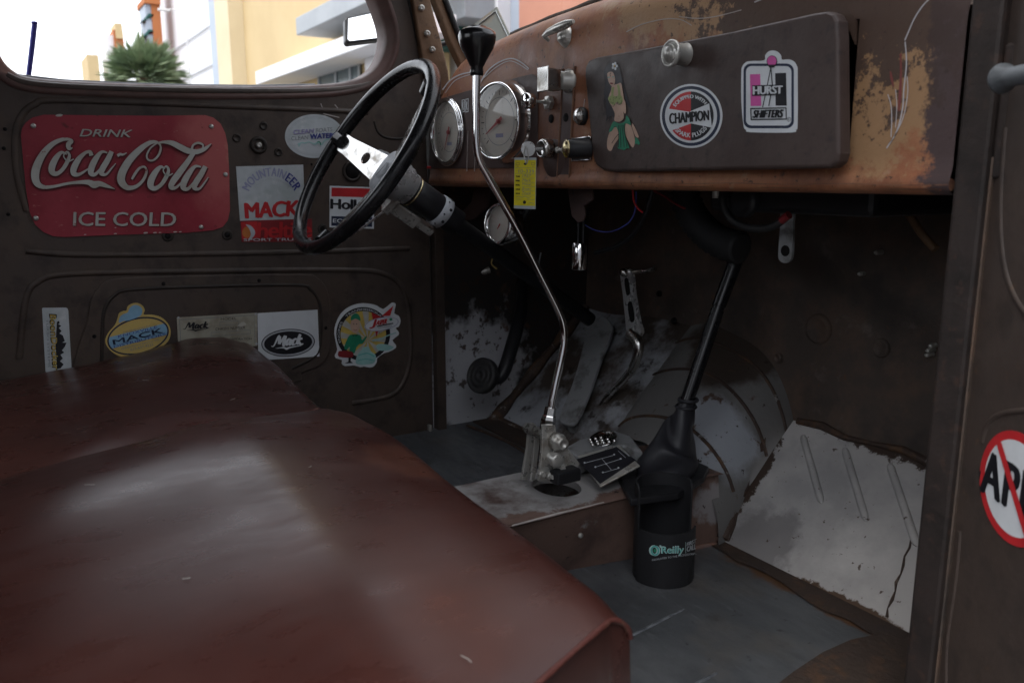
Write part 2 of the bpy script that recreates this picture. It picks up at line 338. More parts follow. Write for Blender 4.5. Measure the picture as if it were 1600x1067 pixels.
# ------------------------------------------------------------------ mesh builder
class MB:
    def __init__(self, m=None):
        self.v, self.f, self.mi, self.sm, self.mats = [], [], [], [], []
        self.cur = 0
        if m:
            self.use(m)

    def use(self, m):
        m = M[m] if isinstance(m, str) else m
        if m not in self.mats:
            self.mats.append(m)
        self.cur = self.mats.index(m)
        return self

    def add(self, vs, fs, smooth=False):
        o = len(self.v)
        self.v += [Vector(p) for p in vs]
        for f in fs:
            self.f.append([i + o for i in f])
            self.mi.append(self.cur)
            self.sm.append(smooth)
        return self

    def box(self, x0, x1, y0, y1, z0, z1):
        vs = [(x, y, z) for x in (x0, x1) for y in (y0, y1) for z in (z0, z1)]
        return self.add(vs, [(0, 1, 3, 2), (4, 6, 7, 5), (0, 4, 5, 1), (2, 3, 7, 6), (0, 2, 6, 4), (1, 5, 7, 3)])

    def obox(self, c, ax, ay, az):
        """box about centre c with half-axis vectors"""
        c, ax, ay, az = Vector(c), Vector(ax), Vector(ay), Vector(az)
        vs = [c + ax * i + ay * j + az * k for i in (-1, 1) for j in (-1, 1) for k in (-1, 1)]
        fs = [(0, 1, 3, 2), (4, 6, 7, 5), (0, 4, 5, 1), (2, 3, 7, 6), (0, 2, 6, 4), (1, 5, 7, 3)]
        return self.add(vs, fs)

    def tube(self, pts, r, seg=12, cap=True, closed=False, flatten=None):
        pts = [Vector(p) for p in pts]
        n = len(pts)
        rs = list(r) if isinstance(r, (list, tuple)) else [r] * n
        ring, up = [], None
        for i in range(n):
            a = pts[(i - 1) % n] if (closed or i > 0) else pts[i]
            b = pts[(i + 1) % n] if (closed or i < n - 1) else pts[i]
            t = (b - a).normalized()
            if up is None:
                up = t.cross(Vector((0, 0, 1)))
                if up.length < 0.1:
                    up = t.cross(Vector((1, 0, 0)))
                up.normalize()
            up = (up - t * up.dot(t)).normalized()
            w = t.cross(up)
            ring.append([pts[i] + (up * math.cos(2 * math.pi * k / seg) + w * math.sin(2 * math.pi * k / seg)) * rs[i] for k in range(seg)])
        vs = [p for rg in ring for p in rg]
        fs = []
        for i in range(n if closed else n - 1):
            j = (i + 1) % n
            for k in range(seg):
                k2 = (k + 1) % seg
                fs.append((i * seg + k, i * seg + k2, j * seg + k2, j * seg + k))
        self.add(vs, fs, True)
        if cap and not closed:
            self.add(ring[0], [tuple(range(seg))[::-1]])
            self.add(ring[-1], [tuple(range(seg))])
        return self

    def lathe(self, o, axis, prof, seg=28, smooth=True, up=None):
        o, a = Vector(o), Vector(axis).normalized()
        u = a.cross(Vector((0, 0, 1)))
        if u.length < 0.1:
            u = a.cross(Vector((1, 0, 0)))
        u.normalize()
        w = a.cross(u)
        vs = []
        for r, h in prof:
            vs += [o + a * h + (u * math.cos(2 * math.pi * k / seg) + w * math.sin(2 * math.pi * k / seg)) * max(r, 1e-5) for k in range(seg)]
        fs = []
        for i in range(len(prof) - 1):
            for k in range(seg):
                k2 = (k + 1) % seg
                fs.append((i * seg + k, (i + 1) * seg + k, (i + 1) * seg + k2, i * seg + k2))
        return self.add(vs, fs, smooth)

    def prism(self, pts, n, th):
        """pts: front outline; extruded back by th along -n"""
        pts = [Vector(p) for p in pts]
        n = Vector(n).normalized()
        k = len(pts)
        vs = pts + [p - n * th for p in pts]
        fs = [tuple(range(k)), tuple(range(2 * k - 1, k - 1, -1))]
        fs += [(i, i + k, (i + 1) % k + k, (i + 1) % k) for i in range(k)]
        return self.add(vs, fs)

    def sheet(self, pts):
        return self.add(pts, [tuple(range(len(pts)))])

    def grid(self, fn, nu, nv, smooth=True, skip=None):
        vs = [fn(i / nu, j / nv) for i in range(nu + 1) for j in range(nv + 1)]
        fs = []
        for i in range(nu):
            for j in range(nv):
                if skip and skip(i, j):
                    continue
                a = i * (nv + 1) + j
                fs.append((a, a + nv + 1, a + nv + 2, a + 1))
        return self.add(vs, fs, smooth)

    def obj(self, name, parent=None, bevel=0.0, seg=2, **props):
        me = bpy.data.meshes.new(name)
        me.from_pydata([tuple(p) for p in self.v], [], self.f)
        for m in self.mats:
            me.materials.append(m)
        me.polygons.foreach_set('material_index', self.mi)
        me.polygons.foreach_set('use_smooth', self.sm)
        bm = bmesh.new()
        bm.from_mesh(me)
        if bevel:
            bmesh.ops.remove_doubles(bm, verts=bm.verts, dist=1e-6)
        bmesh.ops.recalc_face_normals(bm, faces=bm.faces)
        bm.to_mesh(me)
        bm.free()
        o = bpy.data.objects.new(name, me)
        C.objects.link(o)
        if parent:
            o.parent = parent
        if bevel:
            md = o.modifiers.new("bevel", 'BEVEL')
            md.width, md.segments, md.limit_method, md.angle_limit = bevel, seg, 'ANGLE', math.radians(35)
            md.harden_normals = False
        for k, v in props.items():
            o[k] = v
        return o


def thing(name, label, category, group=None, kind=None):
    o = bpy.data.objects.new(name, None)
    C.objects.link(o)
    o.empty_display_size = 0.05
    o['label'], o['category'] = label, category
    if group:
        o['group'] = group
    if kind:
        o['kind'] = kind
    return o


def spline(pts, n=8):
    """Catmull-Rom through tuples of any size"""
    out = []
    P = [pts[0]] + list(pts) + [pts[-1]]
    for i in range(1, len(P) - 2):
        for k in range(n):
            t = k / n
            out.append(tuple(0.5 * ((2 * b) + (c - a) * t + (2 * a - 5 * b + 4 * c - d) * t * t + (3 * b - a - 3 * c + d) * t ** 3)
                             for a, b, c, d in zip(P[i - 1], P[i], P[i + 1], P[i + 2])))
    out.append(tuple(pts[-1]))
    return out


def ell(cx, cy, rx, ry, rot=0.0, n=48, a0=0.0, a1=360.0):
    c, s = math.cos(math.radians(rot)), math.sin(math.radians(rot))
    full = abs(a1 - a0) >= 359.9
    k = n if full else n + 1
    out = []
    for i in range(k):
        a = math.radians(a0 + (a1 - a0) * i / n)
        x, y = rx * math.cos(a), ry * math.sin(a)
        out.append((cx + x * c - y * s, cy + x * s + y * c))
    return out


def rrect(x0, y0, x1, y1, r, n=6):
    out = []
    for cx, cy, a in ((x1 - r, y0 + r, -90), (x1 - r, y1 - r, 0), (x0 + r, y1 - r, 90), (x0 + r, y0 + r, 180)):
        for i in range(n + 1):
            t = math.radians(a + 90 * i / n)
            out.append((cx + r * math.cos(t), cy + r * math.sin(t)))
    return out


_glyphs = {}


def glyphs(s, bold=0.0, shear=0.0, spacing=1.0):
    key = (s, bold, shear, spacing)
    if key in _glyphs:
        return _glyphs[key]
    cu = bpy.data.curves.new("lettering", 'FONT')
    cu.body, cu.offset, cu.shear, cu.space_character = s, bold, shear, spacing
    cu.resolution_u = 3
    ob = bpy.data.objects.new("lettering", cu)
    C.objects.link(ob)
    bpy.context.view_layer.update()
    me = bpy.data.meshes.new_from_object(ob.evaluated_get(bpy.context.evaluated_depsgraph_get()))
    vs = [(v.co.x, v.co.y) for v in me.vertices]
    fs = [tuple(p.vertices) for p in me.polygons]
    bpy.data.objects.remove(ob)
    bpy.data.curves.remove(cu)
    bpy.data.meshes.remove(me)
    x0, x1 = min(v[0] for v in vs), max(v[0] for v in vs)
    y0, y1 = min(v[1] for v in vs), max(v[1] for v in vs)
    r = ([((x - x0) / (x1 - x0), (y - y0) / (y1 - y0)) for x, y in vs], fs)
    _glyphs[key] = r
    return r


class Print:
    """flat artwork on a surface: outlines drawn in a zoomed view's units, carried onto the real surface by sfn"""

    def __init__(self, sfn, ox=0, oy=0, sc=1.0, base=0.0006):
        self.sfn, self.ox, self.oy, self.sc = sfn, ox, oy, sc
        self.mb, self.base = MB(), base
        self.laid = []

    def at(self, x, y, off):
        return self.sfn(self.ox + x / self.sc, self.oy + y / self.sc, off)

    def step(self, pts, pad=0.0):
        """height of the next layer of ink: just above whatever already lies under these points"""
        x0, x1 = min(p[0] for p in pts) - pad, max(p[0] for p in pts) + pad
        y0, y1 = min(p[1] for p in pts) - pad, max(p[1] for p in pts) + pad
        lv = 1 + max([b[4] for b in self.laid if b[0] < x1 and b[1] > x0 and b[2] < y1 and b[3] > y0] or [0])
        self.laid.append((x0, x1, y0, y1, lv))
        return self.base + lv * 0.0002

    def body(self, poly, m, th=0.0006):
        """the thin body of the sticker"""
        self.mb.use(m)
        off = self.base + 0.0001
        pts = [self.at(x, y, off) for x, y in poly]
        pb = [self.at(x, y, 0.0) for x, y in poly]
        k = len(pts)
        self.mb.add(pts + pb, [tuple(range(k))] + [(i, (i + 1) % k, (i + 1) % k + k, i + k) for i in range(k)])
        return self

    def poly(self, pts, m):
        off = self.step(pts)
        self.mb.use(m).sheet([self.at(x, y, off) for x, y in pts])
        return self

    def ring(self, outer, inner, m):
        off = self.step(outer)
        k = len(outer)
        vs = [self.at(x, y, off) for x, y in outer] + [self.at(x, y, off) for x, y in inner]
        self.mb.use(m).add(vs, [(i, (i + 1) % k, (i + 1) % k + k, i + k) for i in range(k)])
        return self

    def line(self, pts, w, m, n=8, smooth=True):
        """ribbon through (x, y[, width])"""
        off = self.step(pts, max([p[2] for p in pts if len(p) > 2] or [w]) / 2)
        q = [(p[0], p[1], p[2] if len(p) > 2 else w) for p in pts]
        if smooth and len(q) > 2:
            q = spline(q, n)
        Ls, Rs = [], []
        for i, (x, y, ww) in enumerate(q):
            a, b = q[max(i - 1, 0)], q[min(i + 1, len(q) - 1)]
            dx, dy = b[0] - a[0], b[1] - a[1]
            l = math.hypot(dx, dy) or 1
            nx, ny = -dy / l * ww / 2, dx / l * ww / 2
            Ls.append(self.at(x + nx, y + ny, off))
            Rs.append(self.at(x - nx, y - ny, off))
        k = len(q)
        self.mb.use(m).add(Ls + Rs, [(i, i + 1, i + 1 + k, i + k) for i in range(k - 1)])
        return self

    def text(self, s, quad, m, bold=0.0, shear=0.0, spacing=1.0):
        """quad: TL, TR, BR, BL"""
        g, fs = glyphs(s, 0.0, shear, spacing)
        tl, tr, br, bl = quad
        if bold > 0.018:            # heavier strokes: the same letters again, a hair to either side
            e = bold * 1.3
            w, h = math.dist(bl, br), math.dist(bl, tl)
            for k, (dx, dy) in enumerate(((e, 0), (-e, 0), (e * 0.5, e * 0.45), (-e * 0.5, -e * 0.45))):
                sx, sy = dx * h, dy * h
                self.text(s, [(p[0] + sx, p[1] + sy) for p in quad], m, 0.0, shear, spacing)
        off = self.step(quad)
        vs = []
        for u, v in g:
            x = (bl[0] * (1 - u) + br[0] * u) * (1 - v) + (tl[0] * (1 - u) + tr[0] * u) * v
            y = (bl[1] * (1 - u) + br[1] * u) * (1 - v) + (tl[1] * (1 - u) + tr[1] * u) * v
            vs.append(self.at(x, y, off))
        self.mb.use(m).add(vs, fs)
        return self

    def arc(self, s, cx, cy, r0, r1, a0, a1, m, bold=0.0, sx=1.0, sy=1.0, spacing=1.0):
        """letters between radii r0 (foot) and r1 (head); angles in degrees, counter-clockwise with y up"""
        g, fs = glyphs(s, 0.0, 0.0, spacing)
        t_ = [math.radians(a0 + (a1 - a0) * i / 12) for i in range(13)]
        off = self.step([(cx + sx * r * math.cos(t), cy - sy * r * math.sin(t)) for t in t_ for r in (r0, r1)])
        vs = []
        for u, v in g:
            a = math.radians(a0 + (a1 - a0) * u)
            r = r0 + (r1 - r0) * v
            vs.append(self.at(cx + sx * r * math.cos(a), cy - sy * r * math.sin(a), off))
        self.mb.use(m).add(vs, fs)
        return self

    def obj(self, name, label=None, category=None, group=None, parent=None):
        o = self.mb.obj(name, parent)
        if label:
            o['label'] = label
        if category:
            o['category'] = category
        if group:
            o['group'] = group
        return o


XD = -1.60          # driver door inner skin
YD = 0.788          # dashboard face
DOOR = PX(XD)
DASH = PY(YD)


def offset2d(poly, d):
    """move a closed outline outwards by d"""
    area = sum(a[0] * b[1] - b[0] * a[1] for a, b in zip(poly, poly[1:] + poly[:1]))
    s = 1 if area > 0 else -1
    n, out = len(poly), []
    for i in range(n):
        a, b, c = poly[i - 1], poly[i], poly[(i + 1) % n]
        dx, dy = c[0] - a[0], c[1] - a[1]
        l = math.hypot(dx, dy) or 1
        out.append((b[0] + s * dy / l * d, b[1] - s * dx / l * d))
    return out


def keyhole(outer, inner):
    """one outline that runs round outer, in to inner and round it backwards"""
    def area(p):
        return sum(a[0] * b[1] - b[0] * a[1] for a, b in zip(p, p[1:] + p[:1]))
    if area(outer) < 0:
        outer = outer[::-1]
    if area(inner) > 0:
        inner = inner[::-1]
    i, j = min(((i, j) for i in range(len(outer)) for j in range(len(inner))), key=lambda t: math.dist(outer[t[0]], inner[t[1]]))
    return outer[i:] + outer[:i + 1] + inner[j:] + inner[:j + 1]


def smooth_closed(poly, n=4):
    q = poly[-2:] + poly + poly[:2]
    out = []
    for i in range(2, len(poly) + 2):
        a, b, c, d = q[i - 1], q[i], q[i + 1], q[i + 2] if i + 2 < len(q) else q[i + 1]
        for k in range(n):
            t = k / n
            out.append(tuple(0.5 * ((2 * y) + (z - x) * t + (2 * x - 5 * y + 4 * z - w) * t * t + (3 * y - x - 3 * z + w) * t ** 3) for x, y, z, w in zip(a, b, c, d)))
    return out


def loops(mb, rings, smooth=True):
    k = len(rings[0])
    vs = [p for r in rings for p in r]
    fs = []
    for i in range(len(rings) - 1):
        for j in range(k):
            j2 = (j + 1) % k
            fs.append((i * k + j, i * k + j2, (i + 1) * k + j2, (i + 1) * k + j))
    mb.add(vs, fs, smooth)


def bead(mb, pts, r, sink=0.4, n=None, seg=8):
    """a pressed bead: a tube half sunk in the sheet"""
    mb.tube([Vector(p) - Vector(n or (0, 0, 0)) * r * sink for p in pts], r, seg)


# ------------------------------------------------------------------ ground
g = MB()
M['asphalt'] = mat('asphalt', (0.10, 0.10, 0.10), 0.85, layers=[dict(col=(0.16, 0.155, 0.15), scale=2, lo=0.4, hi=0.7)], bump=(40, 0.3))
g.use('asphalt').sheet([(-300, -300, -0.62), (300, -300, -0.62), (300, 300, -0.62), (-300, 300, -0.62)])
g.obj('ground', kind='structure')

# ------------------------------------------------------------------ cab shell
cab = thing('truck_cab', 'rusty brown cab shell of an old truck round the seat and dashboard', 'truck cab')
mb = MB('floor')
mb.box(-1.075, -0.43, -0.42, 0.99, -0.02, 0.0)
mb.obj('floor_pan', cab)
mb = MB('floor')
mb.box(-1.64, -1.08, -0.42, 0.96, -0.02, 0.052)
mb.use('rust').box(-1.60, -1.13, 0.885, 0.955, 0.053, 0.056)
mb.use('seam').tube(spline([(-1.58, 0.86, 0.054), (-1.42, 0.875, 0.054), (-1.26, 0.85, 0.054), (-1.15, 0.80, 0.054)], 5), 0.0035, 6)
mb.obj('driver_floor_pan', cab)
# rusty strip where floor meets the toe board, and the rusted sill corner
mb = MB('rust')


def edge_noise(i, a):
    return a * (math.sin(i * 2.3) + math.sin(i * 5.1 + 1) * 0.6)


pts = [(-0.915 + 0.03 * i, 0.955 - (0.012 if i > 5 else 0) + edge_noise(i, 0.004), 0.003) for i in range(17)]
mb.sheet([*pts, (-0.44, 0.987, 0.003), (-0.915, 0.987, 0.003)])
pts = [PZ(0.003)(x, y) for x, y in ((1403, 985), (1330, 1000), (1285, 1020), (1240, 1050), (1195, 1085), (1150, 1130))]
mb.sheet([Vector((-0.44, 0.96, 0.0045)), *[p + Vector((0, 0, 0.0015)) for p in pts], Vector((-0.44, pts[-1].y - 0.05, 0.0045))])
mb.obj('rust_patch', cab, label='brown rusted strip along the edge of the passenger floor')
for a, b, w in (((968, 1002), (1078, 946), 7), ((1080, 1072), (1125, 1048), 9)):
    q = PZ(0.0)
    p0, p1 = q(*a), q(*b)
    mb = MB('floor_worn')
    mb.tube([p0 + (p1 - p0) * t - Vector((0, 0, 0.002)) for t in (0, 0.15, 0.5, 0.85, 1)], [0.0012, 0.0034, 0.0038, 0.003, 0.001], 8)
    mb.obj('floor_crease', cab)
# toe boards
TOE0, TOE1 = (0.985, 0.0), (1.165, 0.182)


def toe(px, py, off=0.0):
    return plane((0, TOE0[0], TOE0[1]), (0, -(TOE1[1] - TOE0[1]), TOE1[0] - TOE0[0]))(px, py, off)


def toe_pt(x, s, off=0.0):
    n = Vector((0, -(TOE1[1] - TOE0[1]), TOE1[0] - TOE0[0])).normalized()
    return Vector((x, TOE0[0] + (TOE1[0] - TOE0[0]) * s, TOE0[1] + (TOE1[1] - TOE0[1]) * s)) + n * off


mb = MB('toe_white')
mb.grid(lambda u, v: toe_pt(-0.935 + 0.505 * u, v, 0.0016 * math.sin(u * 17 + v * 5) * math.sin(v * 7)), 24, 12)
tb = mb.obj('toe_board', cab, label='chalky white passenger toe board with pressed ribs')
for (a, b) in (((1255, 682), (1283, 783)), ((1320, 702), (1353, 811)), ((1391, 727), (1432, 850))):
    m2 = MB('toe_white')
    p0, p1 = toe(*a), toe(*b)
    d = (p1 - p0).normalized()
    m2.tube([p0 - d * 0.004, p0, p0 + d * 0.006, p1 - d * 0.006, p1, p1 + d * 0.004], [0.0015, 0.0045, 0.0062, 0.0062, 0.0045, 0.0015], 12)
    m2.obj('pressed_rib', tb)
mb = MB('seam')
mb.tube([toe(1424 - i * 4.4 + 2.0 * math.sin(i * 2.2), 842 + i * 13.5, 0.0) for i in range(10)], [0.0016 + 0.0009 * math.sin(i * 3) for i in range(10)], 6)
mb.obj('weld_line', tb)
mb = MB('seam')
mb.tube([toe_pt(-0.925 + 0.05 * i, 1.0 + 0.02 * math.sin(i * 2.1), 0.001) for i in range(11)], [0.006 + 0.002 * math.sin(i * 1.7) for i in range(11)], 8)
mb.tube([(-0.918 - 0.0085 * i, 0.985 + 0.022 * i, 0.006 + 0.0205 * i) for i in range(9)], [0.012 + 0.003 * math.sin(i * 2.3) for i in range(9)], 10)
mb.obj('seam_strip', cab, label='lumpy brown sealed seam above the white toe board')
mb = MB('toe_worn')
mb.grid(lambda u, v: Vector((-1.61 + 0.47 * u, 0.95 + 0.27 * v, 0.05 + 0.25 * v + 0.004 * math.sin(u * 9) * math.sin(v * 5))), 16, 10)
mb.obj('driver_toe_board', cab, label='worn grey toe board under the pedals')
mb = MB('seam')
mb.tube([(-1.592, 0.93 + 0.03 * i, 0.045 + 0.028 * i) for i in range(10)], [0.012 + 0.004 * math.sin(i * 2) for i in range(10)], 8)
mb.tube([(-1.60 + 0.06 * i, 0.947, 0.052) for i in range(8)], 0.009, 6)
mb.obj('driver_seam_strip', cab, label='dark brown seam between kick panel and toe board')
mb = MB('kick')
mb.grid(lambda u, v: Vector((-1.612 + 0.003 * math.sin(u * 8 + v * 3), 0.79 + 0.45 * u, 0.0 + 0.62 * v)), 14, 14)
mb.use('door').box(-1.64, -1.588, 0.792, 0.812, 0.0, 0.80)
mb.obj('kick_panel', cab, label='flaking white and rusty kick panel left of the pedals')
mb = MB('steel_dark')
mb.box(-0.445, -0.43, 0.79, 1.24, -0.02, 0.62)
mb.obj('passenger_kick_panel', cab)


# firewall with its pressed ribs
def fw(u, v):
    x, z = -1.66 + 1.24 * u, 0.15 + 0.75 * v
    y = 1.215 + 0.006 * math.sin(x * 9) * math.sin(z * 8)
    # a long diagonal swage on the passenger side
    d = abs((z - 0.40) * 0.86 + (x + 0.75) * 0.51) / 0.03
    y -= 0.012 * math.exp(-d * d) if x > -0.98 else 0
    return Vector((x, y, z))


mb = MB('steel_dark')
mb.grid(fw, 90, 56)
fwo = mb.obj('firewall', cab)
for px, py, r in ((1272, 515, 0.022), (1370, 545, 0.013), (1210, 560, 0.008)):
    p = PY(1.20)(px, py)
    mb = MB('steel_dark')
    mb.lathe(p + Vector((0, 0.015, 0)), (0, -1, 0), [(r * 1.25, 0.0), (r * 1.2, 0.006), (r * 0.95, 0.010), (r * 0.8, 0.007), (0, 0.007)], 20)
    mb.obj('pressed_boss', fwo)
for px, py in ((1447, 548), (1451, 541), (1445, 555), (1340, 428), (1366, 395)):
    p = PY(1.19)(px, py)
    mb = MB('zinc')
    mb.lathe(p + Vector((0, 0.02, 0)), (0, -1, 0), [(0.004, 0), (0.004, 0.014), (0.0025, 0.018), (0, 0.018)], 10)
    mb.obj('screw', fwo)
for px, py in ((1052, 501), (1029, 459), (1102, 544)):
    p = PY(1.19)(px, py)
    mb = MB('void')
    mb.lathe(p, (0, -1, 0), [(0.007, -0.004), (0.006, 0.0015), (0, 0.0015)], 14)
    mb.obj('bolt_hole', fwo)


# transmission tunnel and bell housing cover
def hump(u, v):
    y = 0.968 + 0.255 * v
    h = 0.128 + max(0, (y - 0.968)) * 0.72
    w = 0.165 + 0.055 * v
    a = math.pi * u
    x = -1.075 - 0.10 * v - w * math.cos(a)
    z = -0.02 + (h + 0.02) * math.sin(a) ** 0.62
    z += 0.004 * math.sin(x * 30 + y * 11) * math.sin(y * 22)
    return Vector((x, y, z))


mb = MB('hump')
mb.grid(hump, 40, 20)
hump_o = mb.obj('bell_housing_cover', cab, label='domed cover over the bell housing in worn grey paint')
for k, (r0, yy) in enumerate(((0.5, 1.02), (0.8, 1.12), (0.93, 1.185))):
    mb = MB('seam')
    mb.tube([hump(0.12 + 0.76 * i / 20, (yy - 0.968) / 0.255) + Vector((0, 0, 0.0005)) for i in range(21)], 0.0035, 6)
    mb.obj('pressed_rib', hump_o)
TX0, TX1, TZ = -1.115, -0.937, 0.117
hole = ell(-1.03, 0.722, 0.047, 0.036, 0, 28)
outer = [(TX0, 0.40), (TX1, 0.40), (TX1 + 0.008, 0.992), (TX0, 0.992)]
mb = MB('tunnel')
mb.sheet([(x, y, TZ) for x, y in keyhole(outer, hole)])
loops(mb, [[(x, y, TZ) for x, y in hole], [(x, y, TZ - 0.012) for x, y in hole]])
# right face, bent top edge
mb.grid(lambda u, v: Vector((TX1 + (0.017 - 0.185 * (0.585 - 0.585 * u)) * v + 0.002 * math.sin(u * 14 + v * 3), 0.40 + 0.585 * u, TZ * (1 - v) + 0.001 + 0.0015 * math.sin(u * 9))), 20, 6)
mb.grid(lambda u, v: Vector((TX0 - 0.004 * v, 0.40 + 0.585 * u, TZ * (1 - v) + 0.05 * v)), 6, 3)
mb.use('void').box(TX0 + 0.01, TX1 - 0.07, 0.64, 0.78, 0.062, 0.066)
tun = mb.obj('transmission_tunnel', cab, label='brown painted tunnel box with chipped grey paint round the lever hole')
mb = MB('scratch')
mb.tube([(TX1 + 0.0005, 0.58, TZ), (TX1 + 0.0005, 0.66, TZ + 0.0003), (TX1 + 0.0005, 0.745, TZ)], [0.0014, 0.0022, 0.001], 6)
mb.obj('worn_edge', tun)
mb = MB('zinc')
mb.lathe((TX1 + 0.002, 0.70, 0.075), (1, 0, 0), [(0.004, 0), (0.004, 0.003), (0.002, 0.004), (0, 0.004)], 12)
mb.obj('rivet', tun)

# roof, back panel, posts: what shades the cab
mb = MB('door')
mb.grid(lambda u, v: Vector((-1.66 + 1.26 * u, -0.45 + 1.12 * v, 1.20 + 0.05 * math.sin(u * math.pi))), 14, 8)
mb.grid(lambda u, v: Vector((-1.68 + 1.30 * u, -0.47 + 1.16 * v, 1.225 + 0.05 * math.sin(u * math.pi))), 14, 8)
mb.obj('roof', cab)
mb = MB('door')
mb.box(-1.68, -0.40, -0.47, -0.44, -0.1, 0.74)
mb.box(-1.68, -0.40, -0.47, -0.44, 1.02, 1.24)
mb.box(-1.68, -1.35, -0.47, -0.44, 0.74, 1.02)
mb.box(-0.73, -0.40, -0.47, -0.44, 0.74, 1.02)
mb.box(-0.46, -0.40, -0.44, -0.32, -0.05, 1.22)
mb.box(-1.68, -1.60, -0.44, -0.13, -0.05, 1.22)
mb.box(-1.68, -1.58, -0.13, 0.68, 1.10, 1.22)
mb.obj('back_panel', cab)
mb = MB('glass')
mb.sheet([(-1.35, -0.455, 0.74), (-0.73, -0.455, 0.74), (-0.73, -0.455, 1.02), (-1.35, -0.455, 1.02)])
mb.obj('rear_glass', cab)
mb = MB('jamb')
mb.box(-0.463, -0.432, 0.784, 0.835, -0.02, 0.90)
mb.add([(-0.463, 0.784, 0.9), (-0.432, 0.784, 0.9), (-0.432, 0.835, 0.9), (-0.463, 0.835, 0.9), (-0.463, 0.61, 1.21), (-0.432, 0.61, 1.21), (-0.432, 0.67, 1.21), (-0.463, 0.67, 1.21)],
       [(0, 1, 5, 4), (1, 2, 6, 5), (2, 3, 7, 6), (3, 0, 4, 7)])
jb = mb.obj('door_post', cab, bevel=0.004)
mb = MB('jamb')
mb.box(-0.432, -0.415, 0.79, 0.835, 0.60, 0.72)
mb.box(-0.432, -0.41, 0.80, 0.84, 0.735, 0.82)
mb.obj('hinge', jb, bevel=0.003)
# driver side windscreen pillar
XP = -1.585
pl_ = PX(XP)
a = [pl_(x, y) for x, y in ((640, -60), (645, 0), (655, 60), (664, 110), (672, 150), (704, 150), (701, 112), (690, 65), (676, 15), (668, -25), (655, -60))]
mb = MB('pillar')
mb.prism(a, (1, 0, 0), 0.07)
pil = mb.obj('windscreen_pillar', cab, bevel=0.003, label='tan rusty windscreen pillar with bolts beside the driver door')
top_edge = a[0], a[-1]
mb = MB('zinc')
for x, y in ((658, 13), (667, 53), (675, 78)):
    mb = MB('zinc')
    mb.lathe(pl_(x, y), (1, 0, 0), [(0.0065, 0), (0.0065, 0.003), (0.005, 0.0055), (0.002, 0.0055), (0, 0.004)], 14)
    mb.obj('bolt', pil)
# pillar goes on up to the roof
mb = MB('pillar')
t0, t1 = a[0], a[-1]
up = Vector((0, -0.20, 0.30))
mb.add([t0, t1, t1 + up * 0.75, t0 + up * 0.75, t0 - Vector((.07, 0, 0)), t1 - Vector((.07, 0, 0)), t1 + up * 0.75 - Vector((.07, 0, 0)), t0 + up * 0.75 - Vector((.07, 0, 0))],
       [(0, 1, 2, 3), (4, 7, 6, 5), (0, 3, 7, 4), (1, 5, 6, 2)])
mb.obj('pillar_top', pil)
mb = MB('rubber')
b = [PX(XP - 0.012)(x, y) for x, y in ((632, -60), (638, 0), (650, 60), (661, 105), (668, 160), (680, 160), (668, 105), (660, 60), (650, 0), (644, -60))]
mb.prism(b, (1, 0, 0), 0.03)
mb.obj('door_seal', cab)
# windscreen: frame stile and rails, pushed out at the foot, with its glass
XW = -1.53
pw = PX(XW)
st_o = [pw(x, y) for x, y in ((674, -40), (679, 0), (690, 30), (703, 65), (716, 93), (735, 130))]
st_i = [pw(x, y) for x, y in ((687, -40), (692, 0), (704, 32), (716, 62), (728, 84), (752, 118))]
mb = MB('pillar')
mb.prism(st_o + st_i[::-1], (1, 0, 0), 0.022)
wf = mb.obj('windscreen_frame', cab, bevel=0.003, label='brown windscreen frame pushed open at its foot')
mb = MB('rubber')
mb.tube([p + Vector((0.002, 0.004, 0)) for p in st_i], 0.006, 8)
mb.obj('glass_seal', wf)
lo, hi = st_i[-1], st_i[0]
w_dir = (hi - lo).normalized()
mb = MB('pillar')
ltop = lo + w_dir * 0.52
mb.tube([ltop, ltop + Vector((1.03, 0, 0.02))], 0.02, 8)
mb.tube([lo - w_dir * 0.01, lo + Vector((0.5, 0.02, 0.0)), lo + Vector((1.03, 0, 0))], 0.012, 8)
mb.tube([lo + Vector((1.03, 0, 0)), ltop + Vector((1.03, 0, 0))], 0.016, 8)
mb.tube([hi, ltop], 0.014, 8)
mb.obj('windscreen_rail', wf)
mb = MB('glass')
mb.sheet([lo, lo + Vector((1.03, 0, 0)), ltop + Vector((1.03, 0, 0)), ltop])
mb.obj('windscreen_glass', wf)
# cowl and scuttle outside the windscreen
mb = MB('dash_panel')
mb.grid(lambda u, v: Vector((-1.66 + 1.24 * u, 0.845 + 0.42 * v, 0.874 - 0.32 * (-1.66 + 1.24 * u + 1.035) ** 2 - 0.012 - 0.05 * v)), 16, 6)
mb.box(-1.68, -1.63, 0.79, 1.25, -0.1, 0.80)
mb.box(-0.44, -0.40, 0.86, 1.25, -0.1, 0.80)
mb.obj('cowl', cab)

# ------------------------------------------------------------------ driver door
dd = thing('driver_door', 'closed driver door with dark brown inner skin full of stickers below its open window', 'door')
win_px = [(-13, -40), (-11, 30), (-7, 62), (2, 88), (17, 106), (42, 118), (100, 124), (200, 129), (300, 132), (400, 133), (480, 132), (535, 128), (570, 119), (591, 103), (602, 82),
          (606, 62), (604, 42), (598, 22), (590, 0), (570, -45), (545, -95), (515, -125), (300, -135), (60, -125), (5, -95)]
win = [(DOOR(x, y).y, DOOR(x, y).z) for x, y in win_px]
win = smooth_closed(win, 4)
door_out = [(-0.125, 0.03), (0.7835, 0.03), (0.7835, 0.55)] + [(DOOR(x, y).y, DOOR(x, y).z) for x, y in ((664, 180), (659, 100), (648, 50), (636, 0), (612, -70), (590, -125), (560, -150))] + [(-0.125, 1.095)]
w1, w2, w3 = offset2d(win, 0.026), offset2d(win, 0.012), offset2d(win, 0.004)
mb = MB('door')
